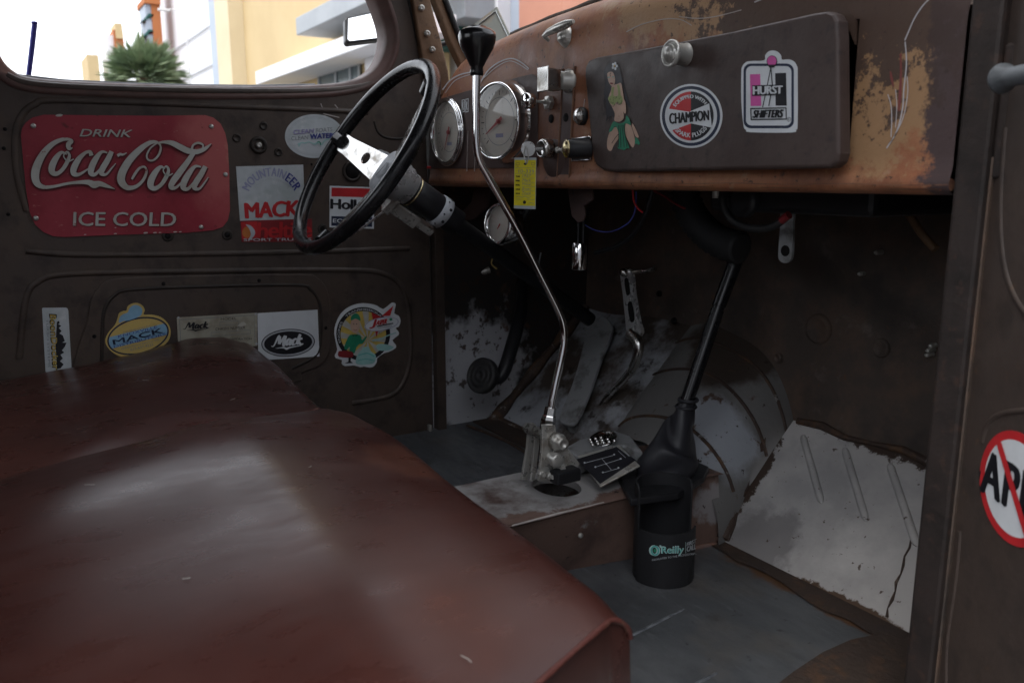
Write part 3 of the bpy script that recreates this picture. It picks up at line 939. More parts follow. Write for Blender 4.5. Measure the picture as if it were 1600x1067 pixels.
mb.sheet([(XD, y, z) for y, z in keyhole(door_out, w1)])
# lower half again is the same sheet; edges and outer skin
k = len(door_out)
mb.add([(XD, y, z) for y, z in door_out] + [(XD - 0.055, y, z) for y, z in door_out], [(i, (i + 1) % k, (i + 1) % k + k, i + k) for i in range(k)])
mb.sheet([(XD - 0.055, y, z) for y, z in keyhole(door_out, win)])
mb.obj('inner_skin', dd)
mb = MB('door_light')
loops(mb, [[(XD + 0.0005, y, z) for y, z in w1], [(XD + 0.004, y, z) for y, z in offset2d(win, 0.022)], [(XD + 0.003, y, z) for y, z in offset2d(win, 0.016)], [(XD - 0.004, y, z) for y, z in w2],
           [(XD - 0.010, y, z) for y, z in w3], [(XD - 0.018, y, z) for y, z in win], [(XD - 0.055, y, z) for y, z in win]])
wfr = mb.obj('window_frame', dd)
mb = MB('silver')
mb.tube([(XD - 0.03, DOOR(x, y).y, DOOR(x, y).z + 0.001) for x, y in ((30, 116), (100, 124), (200, 129), (300, 132), (400, 133), (500, 131))], 0.0022, 6)
mb.obj('lowered_pane_edge', wfr)
for px in ([(42, 330), (26, 270), (24, 210), (36, 178), (55, 163), (80, 157), (200, 160), (400, 168), (540, 174), (575, 176)],
           [(10, 118), (40, 130), (100, 136), (200, 140), (350, 143), (480, 143), (545, 139), (585, 130), (610, 112)],
           [(30, 560), (40, 470), (60, 440), (110, 428), (300, 424), (520, 422), (600, 428), (634, 462), (642, 540), (634, 590), (610, 618), (550, 630)],
           [(40, 392), (120, 398), (300, 397), (500, 393), (640, 388)]):
    mb = MB('door')
    bead(mb, [DOOR(x, y) for x, y in spline([tuple(map(float, p)) for p in px], 5)], 0.0062, 0.5, (1, 0, 0), 12)
    mb.obj('pressed_groove', dd)
# lower access panel (a plate screwed on)
acc = [(135, 600), (137, 500), (143, 465), (160, 443), (190, 434), (320, 430), (470, 428), (495, 434), (510, 452), (516, 490), (515, 545), (500, 570), (470, 582), (440, 600)]
mb = MB('door')
o2 = [DOOR(x, y, 0.004) for x, y in smooth_closed([tuple(map(float, p)) for p in acc], 3)]
mb.prism(o2, (1, 0, 0), 0.0045)
ap = mb.obj('access_panel', dd, bevel=0.0018)
inn = [(158, 590), (160, 505), (165, 478), (180, 460), (205, 452), (330, 447), (462, 445), (484, 452), (497, 470), (501, 500), (498, 545), (485, 560), (455, 575)]
mb = MB('groove')
bead(mb, [DOOR(x, y, 0.0045) for x, y in spline([tuple(map(float, p)) for p in inn], 4)], 0.0035, 0.5, (1, 0, 0))
mb.obj('panel_bead', ap)
for x, y in ((508, 512), (404, 438), (255, 443), (147, 525)):
    mb = MB('void')
    mb.use('void').lathe(DOOR(x, y, 0.0042), (1, 0, 0), [(0.0035, 0), (0.003, 0.0012), (0, 0.0012)], 10)
    mb.obj('panel_screw', ap)
# holes, dimples and the winder boss in the upper door
for x, y, r in ((404, 227, 0.0145),):
    mb = MB('groove')
    mb.lathe(DOOR(x, y), (1, 0, 0), [(r * 1.15, 0), (r * 1.05, 0.004), (r * 0.75, 0.005), (r * 0.62, 0.001)], 24)
    mb.use('zinc').lathe(DOOR(x, y), (1, 0, 0), [(r * 0.34, 0), (r * 0.34, 0.006), (r * 0.2, 0.007), (0, 0.005)], 14)
    mb.obj('winder_boss', dd)
for x, y in ((412, 197), (370, 216), (435, 238)):
    mb = MB('groove')
    mb.use('groove').lathe(DOOR(x, y), (1, 0, 0), [(0.008, 0), (0.0072, 0.0022), (0.0052, 0.0026), (0.0042, 0.0012), (0.0, 0.0012)], 18)
    mb.obj('pressed_dimple', dd)
for x, y, r in ((262, 369, 0.005), (355, 367, 0.005), (504, 358, 0.005)):
    mb = MB('groove')
    mb.lathe(DOOR(x, y), (1, 0, 0), [(r * 2.0, 0), (r * 1.8, 0.0022), (r * 1.1, 0.0015)], 18)
    mb.use('void').lathe(DOOR(x, y), (1, 0, 0), [(r * 1.1, 0.0), (r, 0.0018), (0, 0.0018)], 14)
    mb.obj('screw_hole', dd)
for x, y, r in ((487, 257, 0.0024), (8, 202, 0.003), (6, 232, 0.003), (13, 335, 0.003), (272, 142, 0.0016), (355, 143, 0.0016)):
    mb = MB('void')
    mb.use('void').lathe(DOOR(x, y), (1, 0, 0), [(r, 0), (r * 0.9, 0.0012), (0, 0.0012)], 10)
    mb.obj('screw_hole', dd)
# the round latch opening behind the wheel
mb = MB('groove')
p = DOOR(550, 268)
mb.lathe(p, (1, 0, 0), [(0.021, 0), (0.0195, 0.004), (0.0165, 0.0045), (0.0145, 0.002)], 28)
mb.use('void').lathe(p, (1, 0, 0), [(0.0148, 0.0), (0.0148, 0.002), (0, 0.002)], 28)
mb.obj('latch_opening', dd)
mb = MB('groove')
pts = [(585, 190), (590, 205), (600, 214), (618, 217), (640, 216)]
bead(mb, [DOOR(x, y) for x, y in spline([tuple(map(float, q)) for q in pts], 5)], 0.003, 0.35, (1, 0, 0))
mb.obj('corner_crease', dd)
mb = MB('zinc')
mb.box(XD, XD + 0.012, 0.770, 0.776, 0.052, 0.066)
mb.obj('door_stop', dd, bevel=0.001)
for a, b in (((501, 162), (505, 172)), ((523, 164), (530, 172)), ((505, 178), (530, 184))):
    p0, p1 = DOOR(*a, 0.0004), DOOR(*b, 0.0004)
    d = Vector((0, -(p1 - p0).z, (p1 - p0).y)).normalized() * 0.0009
    mb = MB('scratch')
    mb.sheet([p0 - d, p1 - d, p1 + d, p0 + d])
    mb.obj('paint_scratch', dd)

# side mirror outside the driver window
pm = plane((-1.86, 0.80, 0.98), (0.95, -0.05, 0.33))
mq = [(541, 27), (590, 16), (593, 20), (595, 58), (591, 62), (544, 68), (540, 64), (539, 31)]
mir = thing('side_mirror', 'rectangular black rimmed wing mirror reflecting white sky outside the driver window', 'mirror')
mb = MB('black_satin')
mb.prism([pm(x, y) for x, y in mq], pm.n, 0.02)
mb.obj('mirror_shell', mir, bevel=0.003)
mb = MB('mirror')
mb.prism([pm(x, y, 0.0012) for x, y in ((544, 30), (589, 20), (592, 22), (592, 57), (590, 60), (546, 65), (543, 62))], pm.n, 0.001)
mb.obj('mirror_glass', mir)
mb = MB('black_satin')
pa = pm(593, 55, -0.012)
mb.tube(spline([tuple(pa), tuple(pa + Vector((0.03, 0.03, -0.005))), tuple(pa + Vector((0.14, 0.07, -0.03))), (-1.66, 0.90, 0.90)], 5), 0.006, 8)
mb.obj('mirror_arm', mir)
# the blue rod
bp = PX(-1.80)
mb = MB(flat('blue_rod_paint', (0.035, 0.035, 0.22), 0.4))
mb.tube([bp(54, 38), bp(50, 75), bp(45, 116), bp(40, 150), (-1.80, bp(38, 170).y, 0.30)], [0.0045, 0.0045, 0.0042, 0.004, 0.004], 8)
mb.lathe(bp(54, 38), (0, 0, 1), [(0.0045, 0), (0.0055, 0.002), (0.0045, 0.004), (0, 0.005)], 10)
mb.obj('marker_rod', label='thin dark blue rod standing outside the left corner of the driver window', category='rod')

# ------------------------------------------------------------------ dashboard
dash = thing('dashboard', 'rusty orange brown steel dashboard with two round gauges, chrome knobs and a glovebox', 'dashboard')


def ztop(x):
    e = max(0.0, abs(x + 1.03) - 0.40)
    return 0.871 - 0.13 * (x + 1.0) ** 2 - 1.3 * e * e - (0.0 if x > -1.45 else (x + 1.45) ** 2 * 2.0)


GX0, GX1, GZ0, GZ1 = -1.0, -0.583, 0.625, 0.764
xs = sorted(set([-1.598 + 0.0235 * i for i in range(48)] + [GX0, GX1, -0.467]))
xs = [x for x in xs if x <= -0.466]


def prof(x):
    zt = ztop(x)
    r = [(0.806, 0.5845), (0.797, 0.5845), (0.789, 0.587), (0.7845, 0.592), (0.7845, 0.598), (0.7862, 0.604), (YD, 0.610), (YD, GZ0), (YD, 0.66), (YD, 0.70), (YD, 0.74)]
    top = min(GZ1, zt - 0.05)
    r.append((YD, top))
    for dy, dz in ((0.001, 0.045), (0.005, 0.030), (0.013, 0.016), (0.026, 0.006), (0.045, 0.0), (0.06, -0.001)):
        r.append((YD + dy, zt - dz if zt - dz > top else top + 0.001))
    return [Vector((x, y, z)) for y, z in r]


mb = MB('dash')
P_ = [prof(x) for x in xs]
nr = len(P_[0])
vs = [p for q in P_ for p in q]
fs = []
for i in range(len(xs) - 1):
    for j in range(nr - 1):
        if GX0 - 1e-6 <= xs[i] and xs[i + 1] <= GX1 + 1e-6 and 7 <= j < 11:
            continue
        fs.append((i * nr + j, (i + 1) * nr + j, (i + 1) * nr + j + 1, i * nr + j + 1))
mb.add(vs, fs, True)
mb.obj('face_panel', dash)
mb = MB('void')
mb.add([(x, y, z) for x in (GX0, GX1) for y in (YD + 0.001, YD + 0.16) for z in (GZ0, GZ1)], [(0, 1, 3, 2), (4, 6, 7, 5), (0, 4, 6, 2), (1, 3, 7, 5), (2, 6, 7, 3)])
mb.obj('glovebox_cavity', dash)
mb = MB('dash')
q = [DASH(x, y, 0.0004) for x, y in ((1292, 16), (1322, 10), (1338, 30), (1336, 70), (1329, 52), (1316, 38), (1306, 33))]
mb.prism(q, (0, -1, 0), 0.004)
mb.obj('corner_gusset', dash)
mb = MB('rust_lip')
mb.tube([(x, 0.7905, 0.5945 + 0.0006 * math.sin(x * 40)) for x in [-1.597 + 0.03 * i for i in range(38)] + [-0.468]], 0.0062, 8)
mb.obj('bottom_lip', dash)
mb = MB('seal')
mb.tube([(x, YD + 0.056 + 0.001 * math.sin(x * 30), ztop(x) + 0.004 + 0.0008 * math.sin(x * 55)) for x in [-1.36 + 0.02 * i for i in range(45)]], 0.007, 8)
mb.obj('windscreen_rubber', dash)
# gauge panel
mb = MB('dash_panel')
mb.prism([DASH(x, y, 0.0022) for x, y in ((671, 160), (760, 134), (832, 116), (839, 119), (842, 127), (841, 258), (837, 263), (671, 264))], (0, -1, 0), 0.0021)
gp = mb.obj('gauge_panel', dash, bevel=0.0015)
for a, b in (((733, 205), (731, 268)), ((745, 200), (743, 268))):
    mb = MB('scratch')
    mb.tube([DASH(*a, 0.0022), DASH(*b, 0.0022)], 0.0011, 6)
    mb.obj('trim_line', gp)


def gauge(name, cx, cy, R, depth, label, ang, tilt=0.0, bezel='chrome'):
    g = thing(name, '', '')
    del g['label'], g['category']
    g['label'] = label
    g.parent = dash
    o = DASH(cx, cy, 0.0045)
    ax = Vector((tilt, -1, 0)).normalized()
    mb = MB(bezel)
    mb.lathe(o, ax, [(R * 1.06, -0.008), (R * 1.06, 0.0), (R * 1.07, 0.004), (R * 1.0, 0.008), (R * 0.985, depth), (R * 1.0, depth + 0.004), (R * 0.97, depth + 0.0065), (R * 0.935, depth + 0.006), (R * 0.91, depth + 0.002), (R * 0.90, depth - 0.006)], 48)
    mb.obj('bezel', g)
    mb = MB('dial')
    mb.lathe(o, ax, [(R * 0.91, depth - 0.006), (0, depth - 0.006)], 48)
    f0 = depth - 0.0055
    up = Vector((0, 0, 1))
    rt = Vector((1, tilt, 0)).normalized()

    def at(a, r, h=0.0):
        return o + ax * (f0 + h) + (rt * math.sin(a) + up * math.cos(a)) * r
    mb.use('ink')
    for k in range(25):
        a = math.radians(-135 + 270 * k / 24)
        r0 = 0.66 if k % 4 == 0 else 0.73
        w = 0.012 if k % 4 == 0 else 0.007
        p0, p1 = at(a, R * r0), at(a, R * 0.79)
        n = (rt * math.cos(a) - up * math.sin(a)) * R * w
        mb.sheet([p0 - n, p1 - n, p1 + n, p0 + n])
    mb.use('grey_ink')
    mb.lathe(o, ax, [(R * 0.62, f0), (R * 0.605, f0)], 40)
    mb.use('faded_blue')
    c = o + ax * f0 - up * R * 0.36
    mb.sheet([c + rt * R * x + up * R * z for x, z in ((-0.16, -0.05), (0.16, -0.05), (0.16, 0.05), (-0.16, 0.05))])
    mb.obj('dial_face', g)
    mb = MB('needle_red')
    a = math.radians(ang)
    n = (rt * math.cos(a) - up * math.sin(a))
    mb.add([at(a, -R * 0.18, 0.003) - n * R * 0.05, at(a, -R * 0.18, 0.003) + n * R * 0.05, at(a, R * 0.62, 0.003) + n * R * 0.012, at(a, R * 0.62, 0.003) - n * R * 0.012], [(0, 1, 2, 3)])
    mb.lathe(o, ax, [(R * 0.07, f0 + 0.001), (R * 0.06, f0 + 0.005), (0, f0 + 0.005)], 18)
    mb.obj('needle', g)
    mb = MB('glass')
    mb.lathe(o, ax, [(R * 0.925, depth + 0.004), (R * 0.6, depth + 0.006), (R * 0.3, depth + 0.007), (0, depth + 0.0072)], 40)
    mb.obj('gauge_glass', g)
    return g


gauge('gauge', 704, 207, 0.062, 0.004, 'flush chrome rimmed gauge with white dial and red needle', 205)
gauge('gauge', 798, 191, 0.066, 0.026, 'deep chrome rimmed gauge standing proud of its panel', 240, 0.13)

# small printed strips between the gauges
for x0, y0, x1, y1 in ((452, 190, 535, 330), (640, 150, 715, 260)):
    pr = Print(lambda x, y, o: DASH(x, y, o + 0.0022), 660, 130, 7.115)
    for k in range(2):
        xa = x0 + (x1 - x0) * k / 2
        xb = xa + (x1 - x0) * 0.42
        pr.ring([(xa, y0 - k * 10), (xb, y0 - 8 - k * 10), (xb, y1 - 8), (xa, y1)], [(xa + 8, y0 + 8 - k * 10), (xb - 8, y0 + 2 - k * 10), (xb - 8, y1 - 18), (xa + 8, y1 - 10)], 'white')
        pr.line([((xa + xb) / 2, y0 + 20), ((xa + xb) / 2 - 4, (y0 + y1) / 2), ((xa + xb) / 2 + 3, y1 - 30)], 9, 'white')
    pr.obj('gauge_lettering', parent=dash)

# centre strip with two beads
mb = MB('dash_panel')
mb.sheet([DASH(x, y, 0.0009) for x, y in ((881, 112), (898, 108), (893, 180), (889, 288), (870, 288), (876, 180))])
mb.use('rust_lip')
for pts in ([(880, 108), (877, 180), (871, 288)], [(899, 104), (895, 180), (890, 288)]):
    mb.tube([DASH(x, y, 0.0006) for x, y in pts], 0.0022, 8)
mb.obj('centre_strip', dash)
for x, y in ((862, 186), (885, 184)):
    mb = MB('void')
    mb.lathe(DASH(x, y, 0.0008), (0, -1, 0), [(0.007, 0), (0.0065, 0.0012), (0, 0.0012)], 16)
    mb.obj('switch_hole', dash)
mb = MB('dash_panel')
mb.use('dash_panel').lathe(DASH(866, 248, 0), (0, -1, 0), [(0.0, 0.002), (0.030, 0.002), (0.031, 0.001), (0.031, 0)], 32)
mb.obj('lock_escutcheon', dash)
# pinstripes and scratches on the paint
pr = Print(DASH, 0, 0, 1)
for pts, w, m in (([(692, 141), (703, 127), (720, 117), (745, 112)], 2.0, 'pinstripe'), ([(696, 146), (712, 126), (738, 116)], 1.2, 'pinstripe'),
                  ([(752, 128), (764, 110), (782, 97), (800, 92), (815, 98), (827, 108)], 2.0, 'pinstripe'), ([(757, 122), (778, 104), (800, 96), (826, 110)], 1.2, 'pinstripe'),
                  ([(1415, 232 - 232 + 66), (1417, 100), (1413, 140), (1411, 170), (1402, 205), (1386, 232)], 1.8, 'pinstripe'),
                  ([(1418, 120), (1419, 145), (1413, 180), (1401, 208), (1388, 228)], 1.3, 'pinstripe'),
                  ([(1388, 148), (1393, 165), (1394, 190), (1393, 215)], 1.3, 'pinstripe'), ([(1400, 140), (1402, 165), (1400, 200)], 1.0, 'pinstripe'),
                  ([(1408, 84), (1408.5, 112, 3), (1407, 150, 5), (1405, 174, 3)], 3, 'flame'), ([(1392, 112), (1394, 124, 4), (1397, 136, 2)], 2, 'flame'),
                  ([(980, 52), (1005, 40), (1040, 32), (1065, 33), (1082, 42)], 1.2, 'scratch'), ([(1062, 28), (1090, 31), (1120, 28), (1160, 18)], 1.2, 'scratch'),
                  ([(985, 160), (983, 190)], 1.0, 'scratch'), ([(914, 155), (912, 175)], 1.0, 'scratch'), ([(1042, 25), (1058, 30, 3), (1066, 32)], 2, 'flame')):
    if min(p[1] for p in pts) < 40:
        continue
    pr = Print(DASH, 0, 0, 1)
    pr.line(pts, w, m)
    pr.obj('pinstripe', parent=dash)


def crown(px, py, off=0.0):
    """the rolled top of the dash"""
    lo_, hi_ = 0.0, 1.0
    best = None
    for k in range(60):
        yy = YD + 0.06 * k / 59
        p = on_axis(px, py, 1, yy)
        zt = ztop(p.x)
        tab = [(0.0, 0.2), (0.001, 0.045), (0.005, 0.030), (0.013, 0.016), (0.026, 0.006), (0.045, 0.0), (0.06, -0.001)]
        dy = yy - YD
        for (a, b), (c, d) in zip(tab, tab[1:]):
            if a <= dy <= c:
                zz = zt - (b + (d - b) * (dy - a) / (c - a))
                if p.z <= zz + 1e-4:
                    best = best or p
                break
        if best:
            break
    p = best or on_axis(px, py, 1, YD + 0.02)
    return p + Vector((0, -0.8, 0.6)) * (off + 0.0012)


pr = Print(crown, 0, 0, 1)
for pts, w, m in (([(1457, -2), (1443, 12), (1430, 32), (1421, 52), (1415, 66)], 1.8, 'pinstripe'), ([(980, 52), (1005, 40), (1040, 32), (1065, 33), (1082, 42)], 1.3, 'scratch'),
                  ([(1062, 28), (1090, 31), (1120, 28), (1160, 18)], 1.3, 'scratch'), ([(1180, 6), (1195, 0), (1205, -4)], 2.0, 'pinstripe')):
    pr = Print(crown, 0, 0, 1)
    pr.line(pts, w, m, n=5)
    pr.obj('crown_scratch', parent=dash)


def knob(name, base, prof, mats='chrome', seg=24, axis=(0, -1, 0), label=None, bevel=0):
    mb = MB(mats)
    mb.lathe(DASH(*base, 0.0), axis, prof, seg)
    o = mb.obj(name, dash)
    if label:
        o['label'] = label
    return o


# chrome pull knob with nut
knob('pull_knob', (858, 160), [(0.0035, 0.0), (0.0035, 0.026), (0.008, 0.029), (0.0125, 0.034), (0.0128, 0.045), (0.0115, 0.0475), (0.0, 0.048)], label='chrome pull knob with flat bright face')
mb = MB('zinc')
mb.lathe(DASH(860, 161, 0), (0, -1, 0), [(0.0115, 0), (0.0115, 0.007), (0.006, 0.009), (0, 0.009)], 6, smooth=False)
mb.obj('lock_nut', dash)
# squared wiper switch
mb = MB('zinc')
o = DASH(890, 127, 0)
mb.lathe(o, (0, -1, 0), [(0.018, 0), (0.018, 0.004), (0.014, 0.006), (0.0135, 0.020), (0.010, 0.021), (0.0, 0.021)], 24)
sw = mb.obj('wiper_switch', dash, label='square cast metal switch knob above the centre strip')
mb = MB('chrome_worn')
c = o + Vector((-0.001, -0.035, 0))
mb.box(c.x - 0.010, c.x + 0.010, c.y - 0.013, c.y + 0.013, c.z - 0.0165, c.z + 0.0165)
mb.box(c.x - 0.015, c.x + 0.015, c.y - 0.016, c.y - 0.0132, c.z - 0.0185, c.z + 0.0185)
mb.obj('switch_body', sw, bevel=0.0025)
# jewel lamps
mb = MB('black_satin')
mb.lathe(DASH(911, 182, 0), (0, -1, 0), [(0.0135, 0), (0.0135, 0.006), (0.0115, 0.008)], 24)
j1 = mb.obj('jewel_lamp', dash)
mb = MB('chrome_worn')
mb.lathe(DASH(911, 182, 0.008), (0, -1, 0), [(0.0122, 0), (0.0118, 0.002), (0.009, 0.0045), (0.005, 0.006), (0, 0.0065)], 10, smooth=False)
mb.obj('jewel_lens', j1)
o = DASH(922, 233, 0)
mb = MB('black_satin')
mb.lathe(o, (-0.35, -1, 0.0), [(0.014, 0), (0.014, 0.035), (0.0115, 0.037), (0, 0.037)], 24)
j2 = mb.obj('jewel_lamp', dash, label='black cylindrical lamp on a chrome edged bracket')
mb = MB('brass')
mb.lathe(o + Vector((-0.35, -1, 0)).normalized() * 0.0365, (-0.35, -1, 0), [(0.0138, 0), (0.0138, 0.002), (0.010, 0.0052), (0.005, 0.0072), (0, 0.0078)], 12, smooth=False)
mb.obj('jewel_lens', j2)
mb = MB('chrome')
q = [DASH(x, y, 0.003) for x, y in ((896, 217), (925, 214), (925, 250), (896, 252))]
mb.tube(q, 0.0014, 6, closed=True)
mb.use('black_satin').prism([p + Vector((0, 0.001, 0)) for p in q], (0, -1, 0), 0.0015)
mb.obj('lamp_bracket', j2)
# ignition lock, key and its stem
mb = MB('chrome_worn')
mb.lathe(DASH(866, 233, 0.002), (0, -1, 0), [(0.006, 0), (0.006, 0.004), (0.0155, 0.006), (0.0155, 0.022), (0.013, 0.025), (0.0115, 0.0245), (0.011, 0.021), (0.0, 0.021)], 28)
ig = mb.obj('ignition_lock', dash, label='round chromed ignition lock')
mb = MB('zinc')
mb.lathe(DASH(882, 235, 0.012), (1, -0.02, 0), [(0.0, -0.004), (0.005, -0.004), (0.005, 0.0), (0.0022, 0.001), (0.0022, 0.018), (0.0075, 0.019), (0.0075, 0.024), (0, 0.025)], 14)
mb.obj('toggle_switch', dash)
# windscreen latch hook on the crown
mb = MB('zinc')
b0 = crown(884, 56)
mb.lathe(b0 + Vector((0, 0.012, -0.008)), (0, -0.8, 0.6), [(0.016, 0), (0.0155, 0.016), (0.011, 0.022), (0.0, 0.023)], 20)
pts = [on_axis(x, y, 1, YD - 0.018) for x, y in ((849, 57), (858, 50), (872, 44), (886, 38), (896, 34))]
mb.tube(pts, [0.003, 0.0055, 0.007, 0.0065, 0.003], 10)
mb.tube([pts[0] + Vector((0, 0.002, 0)), pts[0] + Vector((0.001, 0.01, -0.006))], [0.004, 0.003], 8)
mb.obj('windscreen_latch', dash, label='cast grey hooked latch on the dashboard crown')
# tiny red lamp at the far end
mb = MB('red')
mb.lathe(DASH(674, 262, 0.0), (-0.4, -1, 0), [(0.003, 0), (0.003, 0.009), (0.0, 0.010)], 10)
mb.obj('warning_lamp', dash, label='tiny red lamp at the far end of the dashboard')

# glovebox door
A_, B_ = Vector((-1.055, 0.783, 0.7)), Vector((-0.577, 0.755, 0.7))
d_ = (B_ - A_).normalized()
GN = Vector((d_.y, -d_.x, 0))
GLOVE = plane(A_, GN)
gl_px = [(913, 118), (914, 104), (919, 95), (930, 90), (1000, 77), (1140, 50), (1270, 21), (1290, 18), (1301, 22), (1307, 33), (1309, 60), (1310, 150), (1311, 240), (1307, 255), (1296, 263), (1200, 265), (960, 269), (942, 267), (931, 259), (926, 247), (919, 180)]
mb = MB('glove')
mb.prism([GLOVE(x, y) for x, y in gl_px], GN, 0.02)
gd = mb.obj('glovebox_door', dash, bevel=0.0045, seg=3)
mb = MB('zinc')
mb.lathe(GLOVE(1071, 86), GN, [(0.0145, 0.0), (0.0135, 0.003), (0.013, 0.018), (0.0165, 0.021), (0.017, 0.0245), (0.0155, 0.0265), (0.0135, 0.0255), (0.0125, 0.0245), (0.0112, 0.0265), (0.0108, 0.0285), (0.0085, 0.0275), (0.008, 0.030), (0.0, 0.031)], 32)
mb.obj('door_knob', gd)

# what hangs under the dashboard
mb = MB('dash_panel')
mb.prism([PY(0.84)(x, y) for x, y in ((886, 292), (924, 292), (926, 312), (912, 322), (914, 336), (910, 346), (902, 348), (893, 338), (890, 318))], (0, -1, 0), 0.004)
mb.obj('hanging_bracket', dash, bevel=0.001)
mb = MB('dash_panel')
mb.prism([PY(0.86)(x, y) for x, y in ((742, 292), (765, 292), (762, 322), (742, 342), (722, 346), (720, 332), (736, 316))], (0, -1, 0), 0.005)
mb.obj('hanging_bracket', dash, bevel=0.001)
ug = thing('under_dash_gauge', 'small chrome bowl gauge hanging under the dashboard behind the long gear lever', 'gauge')
o = PY(0.80)(779, 350)
ax = Vector((0.12, -1, 0.1)).normalized()
mb = MB('chrome')
mb.lathe(o, ax, [(0.010, -0.05), (0.024, -0.045), (0.036, -0.03), (0.040, -0.01), (0.040, 0.0), (0.0385, 0.004), (0.034, 0.0045), (0.032, 0.0), (0.032, -0.004)], 36)
mb.obj('gauge_shell', ug)
mb = MB('dial')
mb.lathe(o, ax, [(0.033, -0.004), (0, -0.004)], 30)
mb.use('red').tube([o - ax * 0.003, o - ax * 0.003 + Vector((-0.012, 0.0, -0.014))], 0.0012, 6)
mb.obj('dial_face', ug)
mb = MB('glass')
mb.lathe(o, ax, [(0.033, 0.0), (0.02, 0.002), (0, 0.003)], 30)
mb.obj('gauge_glass', ug)
mb = MB('black_satin')
mb.tube([o - ax * 0.05, (o.x + 0.01, 0.87, 0.56), (o.x + 0.02, 0.86, 0.60)], 0.006, 8)
mb.obj('mounting_stem', ug)
fl = thing('flasher_can', 'small bright metal can hanging on two dark prongs under the dashboard', 'flasher can')
pf = PY(0.86)
mb = MB('chrome')
mb.lathe(pf(904, 421), (0.06, 0, 1), [(0.0, 0), (0.0125, 0.0), (0.0135, 0.002), (0.0135, 0.046), (0.0125, 0.047), (0, 0.047)], 24)
mb.obj('can_body', fl)
mb = MB('black_satin')
for x in (903, 911):
    mb = MB('black_satin')
    mb.tube([pf(x, 386), pf(x + 1, 350), pf(x + 2, 292)], 0.0025, 8)
    mb.obj('prong', fl)
hb = thing('heater_box', 'black heater box tucked up under the passenger side of the dashboard', 'heater')
mb = MB('black_satin')
mb.box(-0.92, -0.64, 0.92, 1.12, 0.553, 0.61)
mb.obj('heater_body', hb, bevel=0.008)
mb = MB('black_satin')
c = PY(0.899)(1160, 318)
mb.lathe(PY(0.92)(1165, 312), (0, -1, 0), [(0.026, 0), (0.025, 0.010), (0.015, 0.012), (0, 0.012)], 28)
mb.obj('blower_cover', hb)
mb = MB('zinc')
mb.lathe(PY(0.86)(1118, 303), (0, 0, -1), [(0.005, -0.02), (0.005, 0.006), (0, 0.006)], 12)
mb.obj('mounting_bolt', hb)
hs = MB('hose')
path = [PY(1.0)(x, y) for x, y in spline([(1068, 296), (1078, 330), (1098, 358), (1125, 378), (1158, 388)], 7)]
rr = [0.027 if i % 2 else 0.021 for i in range(len(path))]
hs.tube(path, rr, 16)
hs.obj('corrugated_hose', label='fat black corrugated hose curving down under the dashboard', category='hose')
cw = MB('rubber')
cw.tube([PY(0.92)(x, y) for x, y in spline([(1128, 310), (1140, 340), (1170, 356), (1205, 355), (1228, 340)], 6)], 0.0055, 8)
cw.use('maroon').tube([PY(0.915)(x, y) for x, y in ((1221, 345), (1228, 339), (1233, 336))], 0.0058, 8)
cw.obj('heater_cable', label='thick black cable with a red taped end looping below the heater box', category='cable')
ws = MB('red')
ws.tube([PY(0.87)(x, y) for x, y in spline([(988, 292), (990, 312), (996, 325), (1004, 332)], 5)], 0.0016, 6)
ws.obj('red_wire', label='short red wire dangling under the dashboard edge', category='wire')
ws = MB('blue')
ws.tube([PY(0.88)(x, y) for x, y in spline([(912, 350), (930, 360), (955, 362), (980, 350), (992, 330), (994, 300)], 6)], 0.0013, 6)
ws.obj('blue_wire', label='thin blue wire sagging between two brackets under the dashboard', category='wire')
for k_, (m_, pts_, lab_) in enumerate((
        ('grey_ink', [(845, 395), (842, 420), (850, 445), (862, 458), (872, 462)], 'thin grey wire curling below the dashboard behind the gear lever'),
        ('sticker_yellow', [(780, 385), (772, 398), (768, 412), (776, 420)], 'short yellow wire under the chrome bowl gauge'),
        ('black_satin', [(1020, 292), (1010, 330), (990, 365), (962, 385), (930, 395)], 'black cable drooping between the metal can and the heater hose'),
        ('maroon', [(1010, 293), (1035, 305), (1058, 320), (1070, 326)], 'dark red wire running along the dashboard edge to the hose'))):
    ws = MB(m_)
    ws.tube([PY(0.93)(x, y) for x, y in spline([tuple(map(float, p)) for p in pts_], 6)], 0.0018 if k_ != 2 else 0.0045, 6)
    ws.obj('dangling_wire', label=lab_, category='wire')
ws = MB('pillar')
ws.tube([PY(1.10)(x, y) for x, y in spline([(1375, 292), (1392, 312), (1420, 335), (1440, 365), (1462, 390)], 5)], 0.006, 8)
ws.obj('tan_drain_pipe', label='tan pipe running down behind the right end of the dashboard', category='pipe')
sp = MB('grey_pedal')
q = PY(0.95)
sp.prism(smooth_closed([tuple(q(x, y)) for x, y in ((1221, 300), (1240, 300), (1239, 350), (1238, 395), (1234, 408), (1226, 411), (1218, 407), (1216, 395), (1219, 350))], 3), (0, -1, 0), 0.004)
sp.use('void').lathe(q(1227, 392, 0.0002), (0, -1, 0), [(0.008, 0), (0.007, 0.001), (0, 0.001)], 14)
sp.obj('metal_strap', label='flat pale metal strap with one hole hanging below the heater box', category='strap')
sp = MB('zinc')
for x, y, r, h in ((753, 405, 0.009, 0.03), (757, 424, 0.008, 0.012)):
    p = PY(0.93)(x, y)
    sp.lathe(p, (-0.3, -0.9, -0.3), [(r, -h), (r, h * 0.6), (r * 0.8, h * 0.8), (0, h * 0.8)], 16)
p = PY(0.93)(757, 414)
sp.tube([p + Vector((0, 0.03, 0)), PY(1.05)(800, 395), PY(1.2)(850, 380)], 0.004, 8)
sp.obj('column_clamp', label='two small grey fittings on a dark stem below the steering column', category='fitting')

